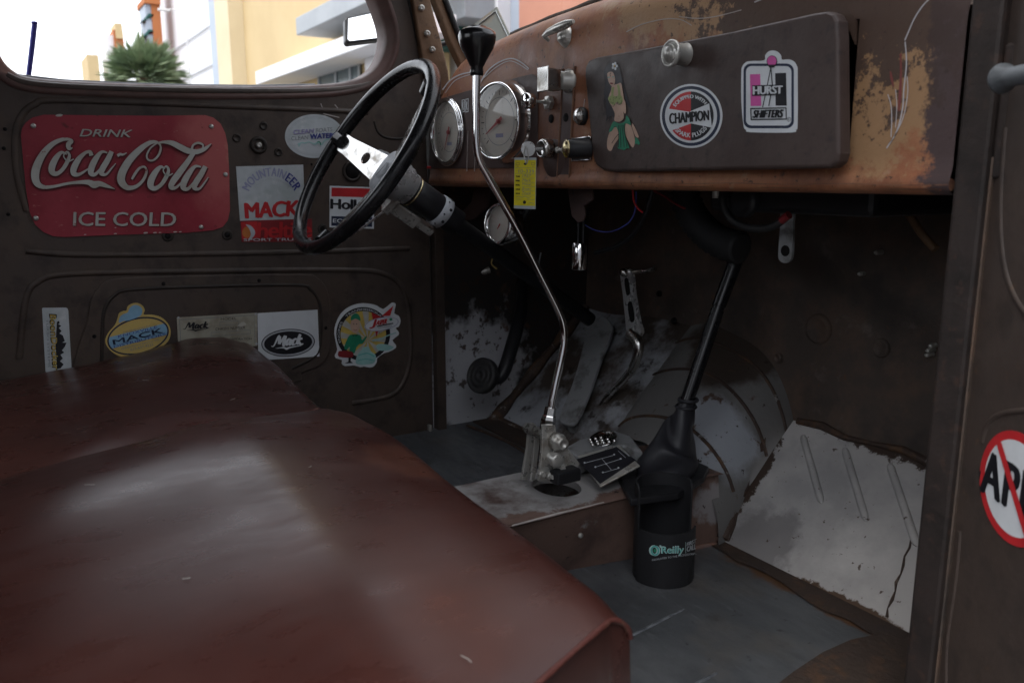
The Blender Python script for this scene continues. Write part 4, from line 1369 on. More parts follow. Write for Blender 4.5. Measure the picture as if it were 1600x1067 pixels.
# ------------------------------------------------------------------ key and tag
ky = thing('ignition_key', 'round headed steel key in the ignition lock', 'key')
o = DASH(866, 233, 0)
kt = plane((o.x, o.y - 0.045, o.z), (0.45, -1, 0))
mb = MB('brushed')
mb.prism([kt(x, y) for x, y in keyhole(ell(825, 233, 11, 12, 0, 28), ell(822, 229, 2.0, 2.4, 0, 12))], kt.n, 0.002)
mb.obj('key_head', ky, bevel=0.0005)
mb = MB('brushed')
mb.tube([kt(832, 234, -0.001), Vector((o.x, o.y - 0.024, o.z))], 0.003, 6)
mb.obj('key_blade', ky)
mb = MB('zinc')
mb.tube([kt(x, y, 0.001) for x, y in spline([(822, 229), (819, 240), (821, 250), (823, 256), (826, 246), (824, 232)], 5)], 0.0009, 6)
mb.obj('key_wire', ky)
pr = Print(lambda x, y, o_: kt(x, y, o_ - 0.0005), 790, 215, 8.536)
pr.body([(118, 268), (408, 270), (400, 958), (112, 945)], 'pale_grey')
pr.poly([(122, 300), (404, 302), (396, 915), (114, 905)], 'tag_yellow')
pr.poly(ell(265, 354, 21, 16, 0, 18), 'ink')
pr.poly(ell(254, 864, 22, 24, 0, 18), 'ink')
for y in (405, 486, 542, 598, 655, 712, 768):
    pr.line([(135 if y < 500 else 215, y), (392, y + 3)], 3.5, 'grey_ink')
for x in (140, 345):
    pr.ring([(x, 335), (x + 50, 337), (x + 48, 370), (x, 368)], [(x + 6, 341), (x + 44, 343), (x + 42, 364), (x + 6, 362)], 'gold')
    pr.text('W', [(x + 10, 375), (x + 40, 376), (x + 40, 398), (x + 10, 397)], 'gold', 0.01)
pr.text('10-339', [(175, 425), (385, 430), (383, 478), (173, 472)], 'grey_ink')
for y, a, bb in ((510, 'YEAR', '1937'), (568, 'MAKE', 'Mack'), (625, 'MODEL', 'Pickup'), (682, 'COLOR', 'Brown'), (738, 'STOCK', 'Truck')):
    pr.text(a, [(140, y), (195, y + 1), (195, y + 20), (140, y + 19)], 'ink', 0.02)
    pr.text(bb, [(225, y - 18), (345, y - 15), (340, y + 22), (222, y + 20)], 'grey_ink', 0.0, 0.25)
pr.line([(145, 795), (180, 785), (215, 800), (260, 788), (300, 802), (345, 790)], 5, 'grey_ink')
pr.line([(140, 830), (170, 822), (210, 834)], 4, 'grey_ink')
pr.line([(290, 830), (320, 824), (350, 834), (385, 826)], 4, 'grey_ink')
pr.line([(310, 880), (340, 872), (375, 884)], 5, 'grey_ink')
pr.obj('key_tag', 'yellow paper tag in a clear sleeve hanging from the ignition key', 'key tag')

# ------------------------------------------------------------------ steering wheel and column
SA = math.radians(33.7)
WC = Vector((-1.32, 0.528, 0.638))
E1, E2, EN = Vector((0, math.sin(SA), math.cos(SA))), Vector((1, 0, 0)), Vector((0, math.cos(SA), -math.sin(SA)))
WR = 0.177
sw = thing('steering_wheel', 'slim black steering wheel with drilled bright metal spokes', 'steering wheel')
mb = MB('black_gloss')
mb.tube([WC + (E1 * math.cos(t) + E2 * math.sin(t)) * WR for t in [2 * math.pi * k / 96 for k in range(96)]], 0.0121, 16, closed=True)
mb.obj('rim', sw)
HUB = WC + EN * 0.046


def spoke(ang):
    d = E1 * math.cos(ang) + E2 * math.sin(ang)
    w = E1 * -math.sin(ang) + E2 * math.cos(ang)
    r0 = WC + d * (WR - 0.006)
    lift = EN * 0.046
    L = WR - 0.006

    def q(s, t):     # s along the spoke from hub, t across
        return WC + d * s + w * t + lift * (1 - max(0.0, (s - 0.03) / (L - 0.03)) ** 1.0)
    n = 10
    ss = [0.02 + (L - 0.02) * i / n for i in range(n + 1)]
    half = [0.027 - 0.010 * min(1, i / (n * 0.8)) for i in range(n + 1)]
    m = MB('chrome_worn')
    # plate with a hole: built as a strip left and right of the hole
    out = [(s, -h) for s, h in zip(ss, half)] + [(s, h) for s, h in zip(ss[::-1], half[::-1])]
    hl = ell(0.078, 0, 0.011, 0.011, 0, 20)
    kk = keyhole(out, hl)
    m.sheet([q(s, t) for s, t in kk])
    m.sheet([q(s, t) + EN * 0.004 for s, t in kk])
    k = len(out)
    m.add([q(s, t) for s, t in out] + [q(s, t) + EN * 0.004 for s, t in out], [(i, (i + 1) % k, (i + 1) % k + k, i + k) for i in range(k)])
    m.add([q(s, t) for s, t in hl] + [q(s, t) + EN * 0.004 for s, t in hl], [(i, (i + 1) % 20, (i + 1) % 20 + 20, i + 20) for i in range(20)])
    o_ = m.obj('spoke', sw)
    m = MB('black_gloss')
    m.tube([WC + d * (WR - 0.022) + EN * 0.004, WC + d * (WR - 0.004)], [0.0125, 0.015], 12)
    m.obj('spoke_root', o_)


for a in (-77, 43, 163):
    spoke(math.radians(a))
mb = MB('silver')
mb.lathe(HUB - EN * 0.0012, -EN, [(0.040, -0.004), (0.040, 0.0), (0.024, 0.001), (0.022, 0.003), (0.0, 0.003)], 36)
hb_ = mb.obj('hub', sw)
mb = MB('silver')
mb.lathe(HUB - EN * 0.0042, -EN, [(0.0165, 0), (0.016, 0.003), (0, 0.003)], 28)
mb.use('ink')
w = (E2 * 0.5 + E1 * 0.86).normalized()
x_ = (E2 * 0.86 - E1 * 0.5)
c = HUB - EN * 0.0075
mb.sheet([c + w * 0.015 + x_ * 0.0012, c + w * 0.015 - x_ * 0.0012, c - w * 0.015 - x_ * 0.0012, c - w * 0.015 + x_ * 0.0012])
mb.obj('horn_button', hb_)
sc_ = thing('steering_column', 'black steering column with a punched silver clamp running down to the pedals', 'steering column')
mb = MB('brushed')
mb.lathe(HUB + EN * 0.005, EN, [(0.046, 0.0), (0.044, 0.003), (0.036, 0.010), (0.035, 0.026), (0.033, 0.028), (0.033, 0.036), (0.029, 0.038), (0.029, 0.050), (0.025, 0.052), (0.0, 0.052)], 36)
mb.obj('hub_adapter', sc_)
mb = MB('black_satin')
mb.lathe(HUB + EN * 0.057, EN, [(0.0, 0), (0.0245, 0.0), (0.0265, 0.004), (0.0265, 0.075), (0.024, 0.08), (0.024, 0.105), (0.014, 0.11), (0.014, 0.47), (0, 0.47)], 28)
mb.obj('column_tube', sc_)
mb = MB('brass')
mb.lathe(HUB + EN * 0.060, EN, [(0.0268, 0), (0.0278, 0.001), (0.0268, 0.003)], 28)
mb.obj('retaining_ring', sc_)
mb = MB('silver')
mb.lathe(HUB + EN * 0.114, EN, [(0.0268, 0), (0.0284, 0.0005), (0.0284, 0.0185), (0.0268, 0.019)], 32)
mb.use('ink')
for k in range(14):
    t = 2 * math.pi * k / 14
    dd_ = E1 * math.cos(t) + E2 * math.sin(t)
    mb.lathe(HUB + EN * (0.1235 + (0.004 if k % 2 else -0.003)) + dd_ * 0.0284, dd_, [(0.0030 if k % 2 else 0.0018, 0), (0.0028 if k % 2 else 0.0016, 0.0006), (0, 0.0006)], 10)
mb.obj('punched_clamp', sc_)
mb = MB('zinc')
dn = (E2 * -0.62 - E1 * 0.78).normalized()
sd_ = dn.cross(EN)
c = HUB + EN * 0.075 + dn * 0.040
mb.obox(c, EN * 0.030, dn * 0.013, sd_ * 0.014)
mb.obox(c + EN * 0.042 + dn * 0.002, EN * 0.024, dn * 0.007, sd_ * 0.009)
mb.obox(c - EN * 0.030, EN * 0.008, dn * 0.018, sd_ * 0.017)
ts = mb.obj('signal_switch', sc_, bevel=0.003)
mb = MB('brushed')
mb.tube([c - EN * 0.025 + dn * 0.01, c - EN * 0.02 + dn * 0.06 - E2 * 0.04, c - EN * 0.01 + dn * 0.075 - E2 * 0.085], [0.0022, 0.002, 0.0015], 8)
mb.obj('signal_lever', ts)

# ------------------------------------------------------------------ long chrome gear lever
lv = thing('gear_lever', 'tall bent chrome gear lever with a black mushroom knob', 'gear lever')
XL = -1.02
pL = PX(XL)
rod = [(860, 642), (868, 600), (877, 560), (881.5, 532), (880, 507), (871, 482), (845, 430), (815, 370), (785, 316), (760, 271), (749, 250), (744.5, 225), (744.2, 180), (745, 104)]
mb = MB('chrome')
q = [pL(x, y) for x, y in spline([tuple(map(float, p)) for p in rod], 5)]
mb.tube(q, [0.0058 - 0.0006 * i / len(q) for i in range(len(q))], 16)
mb.obj('rod', lv)
mb = MB('black_knob')
ku = (q[-1] - q[-8]).normalized()
mb.lathe(q[-1] - ku * 0.012, ku, [(0.0, 0.0), (0.0085, 0.0), (0.0092, 0.004), (0.0085, 0.011), (0.010, 0.013), (0.0145, 0.022), (0.0215, 0.034), (0.0248, 0.043), (0.0258, 0.050), (0.0245, 0.056), (0.0190, 0.060), (0.0135, 0.0610), (0.0120, 0.0632), (0.0, 0.0642)], 40)
mb.obj('knob', lv)
mb = MB('chrome_worn')
ax = (pL(860, 640) - pL(855, 668)).normalized()
mb.lathe(pL(855, 668), ax, [(0, -0.004), (0.0115, -0.004), (0.0118, 0.013), (0.0105, 0.018), (0.0095, 0.020), (0.009, 0.032), (0, 0.033)], 6, smooth=False)
mb.obj('hex_socket', lv)
mb = MB('zinc')
V = Vector
mb.prism([PX(-0.990)(x, y) for x, y in ((848, 664), (868, 664), (871, 690), (864, 752), (842, 752), (847, 700))], (1, 0, 0), 0.006)
mb.obj('lever_bracket', lv, bevel=0.0012)
for x_, pts_, th_ in ((-0.984, ((866, 688), (878, 688), (906, 724), (900, 736), (866, 738)), 0.004),
                      (-1.062, ((827, 666), (831, 661), (837, 662), (841, 670), (835, 700), (825, 750), (815, 750), (824, 700)), 0.006),
                      (-1.036, ((838, 670), (845, 670), (843, 700), (836, 752), (829, 752), (835, 700)), 0.005)):
    mb = MB('zinc')
    mb.prism([PX(x_)(x, y) for x, y in pts_], (1, 0, 0), th_)
    mb.obj('lever_bracket', lv, bevel=0.0012)
mb = MB('zinc')
p = PX(-0.985)(871, 690)
mb.lathe(p - V((0.085, 0, 0)), (1, 0, 0), [(0, 0), (0.0085, 0), (0.0085, 0.078), (0.0135, 0.080), (0.0135, 0.090), (0.012, 0.092), (0.0095, 0.094), (0.0095, 0.101), (0.005, 0.1015), (0.005, 0.098), (0, 0.098)], 24)
mb.obj('pivot_bolt', lv)
mb = MB('zinc')
p = PX(-0.980)(868, 718)
mb.lathe(p - V((0.02, 0, 0)), (1, 0, 0), [(0.011, 0), (0.011, 0.026), (0.008, 0.028), (0, 0.028)], 20)
mb.obj('pivot_bolt', lv)
for x, y, r in ((880, 733, 0.008), (893, 735, 0.007), (864, 745, 0.006), (850, 742, 0.005)):
    p = PX(-0.975)(x, y)
    mb = MB('zinc')
    mb.lathe(p - V((0.012, 0, 0)), (1, -0.2, 0.1), [(r, 0), (r, 0.010), (r * 0.6, 0.011), (r * 0.6, 0.018), (0, 0.018)], 6, smooth=False)
    mb.obj('lever_nut', lv)
mb = MB('black_satin')
p = PX(-0.97)(883, 742)
mb.obox(p, (0.012, 0, 0), (0, 0.022, 0), (0, 0, 0.010))
mb.obj('linkage_block', lv, bevel=0.003)

# ------------------------------------------------------------------ black lever with its leather boot
bl = thing('transmission_lever', 'straight black lever rising from a wrinkled leather boot', 'lever')
XB = -0.95
pB = PX(XB)
mb = MB('black_gloss')
a0, a1, a2, a3 = pB(1073, 628), pB(1121, 485), pB(1123, 479), pB(1153, 398)
mb.tube([a0 - (a1 - a0) * 0.2, a0, a1], 0.0112, 20)
mb.tube([a1, a2], 0.0095, 20)
mb.tube([a2, a2 + (a3 - a2) * 0.93, a3], [0.0112, 0.0116, 0.013], 20)
mb.lathe(a3, a3 - a2, [(0.013, 0), (0.0125, 0.004), (0.009, 0.006), (0, 0.006)], 20)
mb.obj('shaft', bl)
base_c = PZ(0.131)(1038, 738)
neck = pB(1074, 628)


def boot(u, v):
    a = 2 * math.pi * u
    s = v
    c = base_c.lerp(neck, s) + Vector((0, 0, 0))
    # hangs plump low down, tight at the neck
    r = 0.0135 + 0.034 * (1 - s) ** 1.1 + 0.009 * math.exp(-((s - 0.28) / 0.16) ** 2)
    r *= 1 + (0.13 * math.sin(3 * a + 5 * s) + 0.10 * math.sin(2 * a - 9 * s + 1)) * (1 - s) ** 0.6 * min(1, s * 6 + 0.3)
    z = 0.010 * math.sin(2 * a + 11 * s) * math.sin(math.pi * s)
    return c + Vector((math.cos(a) * r * 0.85, math.sin(a) * r * 1.05, z))


mb = MB('black_leather')
mb.grid(boot, 48, 30)
ring = [neck + (neck - base_c).normalized() * 0.004 + Vector((math.cos(t), math.sin(t), 0)) * 0.0145 for t in [2 * math.pi * k / 24 for k in range(24)]]
mb.tube(ring, 0.003, 8, closed=True)
mb.tube([p - (neck - base_c).normalized() * 0.012 + (p - neck) * 0.12 for p in ring], 0.0022, 8, closed=True)
mb.obj('leather_boot', bl)
mb = MB('black_satin')
q = PZ(0.130)
mb.prism([q(x, y) for x, y in ((966, 742), (985, 715), (1060, 708), (1108, 728), (1100, 744), (1060, 770), (985, 780))], (0, 0, 1), 0.012)
mb.obj('boot_flange', bl, bevel=0.003)
# shift pattern plate
PT = plane(PZ(0.135)(940, 757), (0.10, -0.34, 0.93))
pp = thing('shift_pattern_plate', 'black plate with a white shift diagram on a metal frame beside the leather boot', 'plate')
mb = MB('zinc')
mb.prism([PT(x, y) for x, y in ((902, 712), (967, 694), (1000, 727), (938, 760))], PT.n, 0.003)
mb.obj('plate_frame', pp, bevel=0.001)
pr = Print(PT, 800, 640, 4.444, base=0.0004)
pr.body([(448, 345), (725, 258), (860, 350), (612, 515)], 'ink', 0.0004)
for a, b in (((505, 372), (705, 318)), ((580, 400), (752, 345)), ((630, 440), (740, 408)), ((625, 343), (690, 420)), ((735, 285), (790, 335)), ((755, 278), (815, 325))):
    pr.line([a, b], 2.6, 'silver', smooth=False)
for x, y in ((505, 370), (710, 313), (580, 400), (755, 343), (632, 437), (740, 406), (655, 380)):
    pr.poly(ell(x, y, 7, 6, 0, 10), 'silver')
pr.obj('shift_diagram', parent=pp)
cb = thing('foot_rest', 'grey cast bracket with an oval studded badge beside the shift plate', 'bracket')
mb = MB('grey_pedal')
q = PX(-1.06)
mb.prism([PZ(0.150)(x, y) for x, y in ((880, 700), (905, 686), (960, 672), (985, 680), (1005, 705), (975, 695), (905, 715))], (0, 0, 1), 0.03)
mb.obj('bracket_body', cb, bevel=0.004)
mb = MB('chrome_worn')
c = PZ(0.156)(942, 685)
mb.lathe(c, (0.05, -0.35, 1), [(0.0, 0.0005), (0.021, 0.0005), (0.023, 0.002), (0.025, 0.0005), (0.025, -0.003)], 30)
for i in range(5):
    for j in range(3):
        p = PZ(0.158)(926 + i * 8.5 - j * 2, 690 - i * 1.6 - (j - 1) * 4)
        mb.lathe(p, (0, -0.3, 1), [(0.0035, -0.002), (0.003, 0.001), (0, 0.002)], 10)
mb.obj('studded_badge', cb)

# ------------------------------------------------------------------ pedals
pd = thing('brake_pedal', 'round black ribbed pedal pad on a dark arm', 'pedal')
pc = PY(0.835)(750, 586)
pn = Vector((0.28, -0.90, 0.34)).normalized()
mb = MB('rubber')
mb.lathe(pc, pn, [(0, -0.022), (0.034, -0.022), (0.038, -0.016), (0.0385, -0.004), (0.0365, 0.001), (0.031, 0.0015), (0.030, 0.0005), (0.025, 0.0005), (0.024, 0.0015), (0.019, 0.0015), (0.018, 0.0005), (0.013, 0.0005), (0.012, 0.0015), (0.007, 0.0015), (0.006, 0.0005), (0, 0.0005)], 40)
mb.obj('pedal_pad', pd)
mb = MB('black_satin')
pa = pc - pn * 0.02
pts = [pa - pn * 0.012, PY(0.88)(783, 588), PY(0.92)(800, 540), PY(0.98)(815, 480), PY(1.04)(815, 430), PY(1.08)(822, 380)]
pts = spline([tuple(p) for p in pts], 6)
mb.tube(pts, [0.010 + 0.005 * min(1, i / 8) - 0.004 * max(0, (i - 14) / 14) for i in range(len(pts))], 14)
mb.obj('pedal_arm', pd)
TO = plane((0, 0.95, 0.05), (0, -0.25, 0.27))
ac = thing('accelerator_pedal', 'long flat grey accelerator pedal leaning on the toe board', 'pedal')
mb = MB('grey_pedal')
o2 = smooth_closed([(929, 525), (941, 508), (955, 508), (966, 520), (966, 535), (950, 575), (935, 620), (912, 672), (894, 676), (886, 664), (905, 615), (918, 570)], 3)
mb.prism([TO(x, y, 0.03) for x, y in o2], TO.n, 0.008)
mb.obj('pedal_plate', ac, bevel=0.002)
mb = MB('grey_pedal')
mb.tube([TO(945, 540, 0.022), TO(950, 520, -0.01)], 0.007, 8)
mb.obj('pedal_hinge', ac)
mb = MB('grey_pedal')
mb.tube([TO(897, 668, 0.022), TO(895, 670, -0.002)], 0.012, 8)
mb.obj('pedal_hinge', ac)
tl = thing('throttle_linkage', 'polished slotted throttle arm with a jointed chrome rod', 'linkage')
q1 = PY(1.06)
mb = MB('brushed')
outl = smooth_closed([(969, 428), (974, 421), (983, 422), (987, 430), (990, 460), (997, 500), (1002, 520), (992, 530), (980, 524), (977, 500), (973, 460)], 3)
s1 = smooth_closed([(978, 438), (982, 436), (984, 455), (983, 460), (979, 458)], 2)
mb.prism([q1(x, y) for x, y in outl], (0, -1, 0), 0.008)
mb.use('void')
for sl in (((976, 437), (982, 436), (985, 458), (979, 460)), ((981, 475), (988, 473), (992, 499), (985, 502))):
    mb.sheet([q1(x, y, 0.0006) for x, y in smooth_closed([tuple(map(float, p)) for p in sl], 3)])
mb.obj('slotted_arm', tl)
mb = MB('chrome_worn')
mb.lathe(q1(977, 426, -0.006), (0, -1, 0), [(0.009, 0), (0.009, 0.012), (0.006, 0.016), (0, 0.017)], 16)
mb.tube([q1(982, 426, -0.002), q1(998, 424, -0.02), q1(1011, 420, -0.02)], [0.004, 0.0035, 0.005], 8)
mb.obj('ball_joint', tl)
mb = MB('chrome_worn')
pts = [q1(x, y, o) for x, y, o in ((990, 520, .008), (1000, 530, .008), (1004, 545, 0.01), (998, 570, 0.012), (982, 592, 0.012), (955, 620, 0.012), (934, 655, 0.01))]
mb.tube(spline([tuple(p) for p in pts], 5), [0.013 - 0.0075 * i / 30 for i in range(31)], 12)
mb.obj('jointed_rod', tl)

# ------------------------------------------------------------------ can holder on the floor
HC, HR = Vector((-0.886, 0.822, 0.0)), 0.0483
FD = math.atan2(-HC.y, -HC.x)     # towards the open door


def holder_arc(m, r, a0, a1, h, round0, round1, th, n=48):
    def top(t):
        d0, d1 = (t - a0) * r, (a1 - t) * r
        z = h
        for d, R_ in ((d0, round0), (d1, round1)):
            if d < R_:
                z = min(z, h - R_ + math.sqrt(max(0, R_ * R_ - (R_ - d) ** 2)))
        return z
    rows = []
    for rr_ in (r, r - th):
        for k in range(n + 1):
            t = a0 + (a1 - a0) * k / n
            rows.append([HC + Vector((math.cos(t) * rr_, math.sin(t) * rr_, z)) for z in (0.001, top(t))])
    k = n + 1
    vs = [p for r_ in rows for p in r_]
    fs = []
    for i in range(n):
        o0, o1 = 2 * i, 2 * (i + 1)
        b0, b1 = o0 + 2 * k, o1 + 2 * k
        fs += [(o0, o1, o1 + 1, o0 + 1), (b0, b0 + 1, b1 + 1, b1), (o0 + 1, o1 + 1, b1 + 1, b0 + 1), (o0, b0, b1, o1)]
    fs += [(0, 1, 2 * k + 1, 2 * k), (2 * n, 2 * n + 2 * k, 2 * n + 1 + 2 * k, 2 * n + 1)]
    m.add(vs, fs, False)


R_ = math.radians
ch = thing('can_holder', 'black foam can holder with green and white lettering standing on the floor against the tunnel', 'can holder')
mb = MB('black_matte')
holder_arc(mb, HR - 0.0032, FD + R_(112), FD + R_(302), 0.150, 0.012, 0.012, 0.003)
mb.lathe(HC + Vector((0, 0, 0.001)), (0, 0, 1), [(HR - 0.004, 0.0), (HR - 0.004, 0.004), (0, 0.004)], 32)
mb.obj('back_wall', ch)
mb = MB('black_matte')
holder_arc(mb, HR, FD - R_(54), FD + R_(88), 0.086, 0.010, 0.003, 0.003)
mb.obj('front_wall', ch)


def cyl(px, py, off=0.0):
    d, r = ray(px, py), HR + off
    e = EYE - HC
    A = d.x * d.x + d.y * d.y
    B = 2 * (e.x * d.x + e.y * d.y)
    Cc = e.x * e.x + e.y * e.y - r * r
    disc = max(0.0, B * B - 4 * A * Cc)
    return EYE + d * ((-B - math.sqrt(disc)) / (2 * A))


pr = Print(cyl, 940, 700, 4.64, base=0.0003)
for s_, b_, m_ in (('O', 0.09, 'mint'), ('O', 0.02, 'teal')):
    pr.text(s_, [(352 if b_ > .05 else 358, 703), (418, 708), (416, 780), (350 if b_ > .05 else 356, 775)], m_, b_)
pr.poly(ell(387, 742, 11, 13, 0, 16), 'green')
pr.text("'", [(420, 703), (432, 704), (432, 722), (420, 722)], 'mint', 0.05)
pr.text('Reilly', [(434, 712), (598, 706), (590, 778), (434, 778)], 'mint', 0.035)
pr.text('Reilly', [(439, 718), (594, 712), (586, 772), (438, 774)], 'teal', 0.0)
pr.line([(609, 680), (610, 760)], 3, 'mint', smooth=False)
pr.text('FIRST', [(620, 685), (686, 655), (684, 685), (618, 710)], 'pale_grey', 0.05)
pr.text('CALL', [(620, 715), (684, 690), (682, 730), (618, 750)], 'pale_grey', 0.05)
pr.text('DEDICATED TO THE PROFESSIONAL', [(366, 803), (690, 752), (690, 768), (366, 816)], 'pale_grey', 0.015)
pr.obj('printed_lettering', parent=ch)

# ------------------------------------------------------------------ bench seat
seat = thing('bench_seat', 'worn maroon vinyl bench seat with two plump cushions', 'seat')
XS0, XSM, XS1 = -1.575, -1.155, -0.463


def lerp_tab(tab, x):
    for (x0, y0), (x1, y1) in zip(tab, tab[1:]):
        if x <= x1:
            t = max(0.0, (x - x0) / (x1 - x0))
            t = t * t * (3 - 2 * t) * 0.5 + t * 0.5
            return y0 + (y1 - y0) * t
    return tab[-1][1]


def cushion(x0, x1, front, left, right, crown, peak, flare=False):
    """front: height of the front crest along x; left/right: how far the ends sink towards the back"""
    def f(u, v):
        if v < 0.72:
            y = -0.36 + (0.372 + 0.36) * (v / 0.72)
        else:
            y = 0.40
        xe = x1 + (max(0.0, min(0.30 * (0.38 - y), 0.10 + 0.05 * (0.38 - y))) if flare else 0.0)
        sh = 0.30 * max(0.0, min(0.38 - y, 0.55))          # the seam runs a little askew towards the back
        xa = x0 + (sh if flare else 0.0)
        xe += 0.0 if flare else sh
        x = xa + (xe - xa) * u
        xf = x0 + (x1 - x0) * u
        e = min(1.0, (u / peak) if u < peak else (1 - u) / (1 - peak))
        e = max(0.0, e)
        e0 = math.sin(e * math.pi / 2) ** 0.8
        zf = lerp_tab(front, xf)
        yc = 0.372

        def top(y):
            d = yc - y
            return zf + lerp_tab(left, d) * (1 - u) ** 1.6 + lerp_tab(right, d) * u ** 1.6 + crown * e0 * min(1.0, max(0.0, d) / 0.16) ** 0.8 * (1 - 2.0 * max(0.0, d - 0.22))
        if v < 0.72:
            y = -0.36 + (yc + 0.36) * (v / 0.72)
            z = top(y)
        else:
            t = (v - 0.72) / 0.28
            a = min(1, t / 0.55) * math.pi / 2
            R = 0.026 + 0.020 * e0
            y = yc + R * math.sin(a)
            z = zf - R * (1 - math.cos(a)) - max(0, (t - 0.55) / 0.45) * (zf - R - 0.06)
        if flare:
            z -= 0.010 * max(0.0, (u - 0.93) / 0.07) ** 2
        w = 0.0028 * math.sin(7 * x + 11 * y) * math.sin(9 * y + 2) + 0.0016 * math.sin(23 * x + 5 * y + 1)
        pull = (0.0055 if not flare else 0.003) * math.exp(-((u - s_pull) / 0.12) ** 2) * math.sin(34 * y + 6 * u) * (0.6 + 0.4 * math.sin(13 * y))
        return Vector((x, y, z + (w + pull) * min(1, 6 * u, 6 * (1 - u))))
    s_pull = 0.93 if peak > 0.4 else 0.06
    return f


fd = cushion(XS0, XSM, [(-1.575, 0.297), (-1.47, 0.287), (-1.375, 0.276), (-1.27, 0.268), (-1.155, 0.262)], [(0, 0), (0.032, 0.014), (0.09, 0.017), (0.13, 0.009), (0.2, -0.004), (0.28, -0.014), (0.4, -0.025), (0.75, -0.045)], [(0, 0), (0.1, 0.001), (0.4, 0.004), (0.75, -0.01)], 0.016, 0.5)
fp = cushion(XSM + 0.002, XS1, [(-1.155, 0.264), (-1.12, 0.276), (-1.048, 0.287), (-0.96, 0.289), (-0.8, 0.279), (-0.6, 0.274), (-0.45, 0.272)], [(0, 0), (0.1, 0.004), (0.4, 0.004), (0.75, -0.01)], [(0, 0), (0.1, -0.012), (0.4, -0.045), (0.75, -0.07)], 0.034, 0.27, True)
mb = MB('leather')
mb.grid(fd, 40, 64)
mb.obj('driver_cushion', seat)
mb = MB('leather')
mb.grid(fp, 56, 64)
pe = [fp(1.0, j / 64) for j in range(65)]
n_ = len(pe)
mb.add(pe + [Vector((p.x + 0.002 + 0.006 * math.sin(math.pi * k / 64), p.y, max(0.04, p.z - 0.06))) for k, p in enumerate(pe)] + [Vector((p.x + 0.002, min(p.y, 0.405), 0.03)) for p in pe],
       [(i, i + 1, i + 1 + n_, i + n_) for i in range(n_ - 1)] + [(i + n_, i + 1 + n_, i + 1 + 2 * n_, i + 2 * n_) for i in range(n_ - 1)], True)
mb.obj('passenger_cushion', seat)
mb = MB('piping')
mb.tube([fp(1.0, j / 64) + Vector((0.001, 0, 0.0005)) for j in range(0, 56)], [0.0024 + 0.0003 * math.sin(j * 1.7) for j in range(56)], 8)
mb.obj('piping', seat)
mb = MB('piping')
mb.tube([fp(0.0, j / 64) + Vector((-0.001, 0, 0.0012)) for j in range(0, 58)], 0.0030, 8)
mb.obj('piping', seat)
mb = MB('leather')
mb.grid(lambda u, v: Vector((-1.57 + 1.11 * u, -0.34 - 0.06 * v - 0.03 * math.sin(v * math.pi), 0.26 + 0.45 * v)), 20, 12)
mb.obj('backrest', seat)
mb = MB('black_satin')
mb.box(-1.56, -0.47, -0.36, 0.37, 0.055, 0.10)
mb.box(-0.90, -0.48, -0.36, 0.37, 0.0, 0.06)
mb.obj('seat_base', seat)
mb = MB('cream')
rnd = random.Random(3)


def on_seat(f, u, v):
    return f(u, v) + Vector((0, 0, 0.0012))


for f, u, v, L, a in ((fp, 0.93, 0.60, 0.012, 0.2), (fp, 0.60, 0.45, 0.006, 1.2), (fd, 0.45, 0.52, 0.014, 0.6), (fd, 0.75, 0.62, 0.010, 2.0), (fp, 0.30, 0.40, 0.010, 1.0), (fp, 0.86, 0.42, 0.007, 0.4), (fp, 0.45, 0.60, 0.005, 2.2)):
    p = on_seat(f, u, v)
    d = Vector((math.cos(a), math.sin(a), 0)) * L
    mb.tube([p, p + d * 0.5 + Vector((0.001, 0.001, 0.0004)), p + d + Vector((-0.001, 0, 0))], 0.00028, 4)
mb.obj('lint', seat, kind='stuff')

# ------------------------------------------------------------------ open passenger door
HG = Vector((-0.44, 0.80, 0))
TH = math.radians(60)
DV = Vector((math.sin(TH), -math.cos(TH), 0))
DN = Vector((-math.cos(TH), -math.sin(TH), 0))
PDOOR = plane(HG, DN)
PDOOR_OUT = plane(HG + DN * 0.026, DN)


def pdp(s, z, off=0.0):
    return HG + DV * s + Vector((0, 0, z)) + DN * off


def pdpx(px, py, off=0.0):
    return PDOOR(px, py, off)


pdr = thing('passenger_door', 'open passenger door with a bare dark brown inner skin', 'door')
mb = MB('pass_door')
mb.grid(lambda u, v: pdp(-0.021 + 0.001 + 0.74 * u, 0.02 + 0.76 * v, 0.0), 12, 12)
mb.grid(lambda u, v: pdp(-0.021 - 0.0 * u, 0.02 + 0.76 * v, -0.06 * u), 3, 8)
mb.grid(lambda u, v: pdp(-0.02 + 0.74 * u, 0.02 + 0.76 * v, -0.06), 4, 4)
mb.obj('inner_skin', pdr)
mb = MB('pass_door')
mb.tube([pdp(0.01, 0.78, -0.02), pdp(0.06, 1.10, -0.02), pdp(0.66, 1.13, -0.02), pdp(0.70, 0.78, -0.02)], 0.03, 8)
mb.tube([pdp(-0.01, 0.785, -0.02), pdp(0.71, 0.785, -0.02)], 0.022, 8)
mb.obj('window_frame', pdr)
mb = MB('pass_door')
for px in ([(1571, 200), (1564, 300), (1565, 380), (1576, 440), (1600, 486), (1640, 520)], [(1535, 690), (1545, 660), (1570, 645), (1620, 640)], [(1500, 830), (1494, 900), (1480, 1000), (1478, 1067), (1476, 1120)]):
    mb = MB('pass_door')
    bead(mb, [pdpx(x, y) for x, y in spline([tuple(map(float, p)) for p in px], 6)], 0.0034, 0.45, DN)
    mb.obj('pressed_bead', pdr)
mb = MB('handle_grey')
o = PDOOR_OUT(1577, 121)
mb.lathe(o - DV * 0.012, DV, [(0.0, 0.0), (0.0115, 0.0), (0.0130, 0.002), (0.0125, 0.005), (0.0098, 0.010), (0.0082, 0.017), (0.0080, 0.05), (0.009, 0.09), (0, 0.09)], 28)
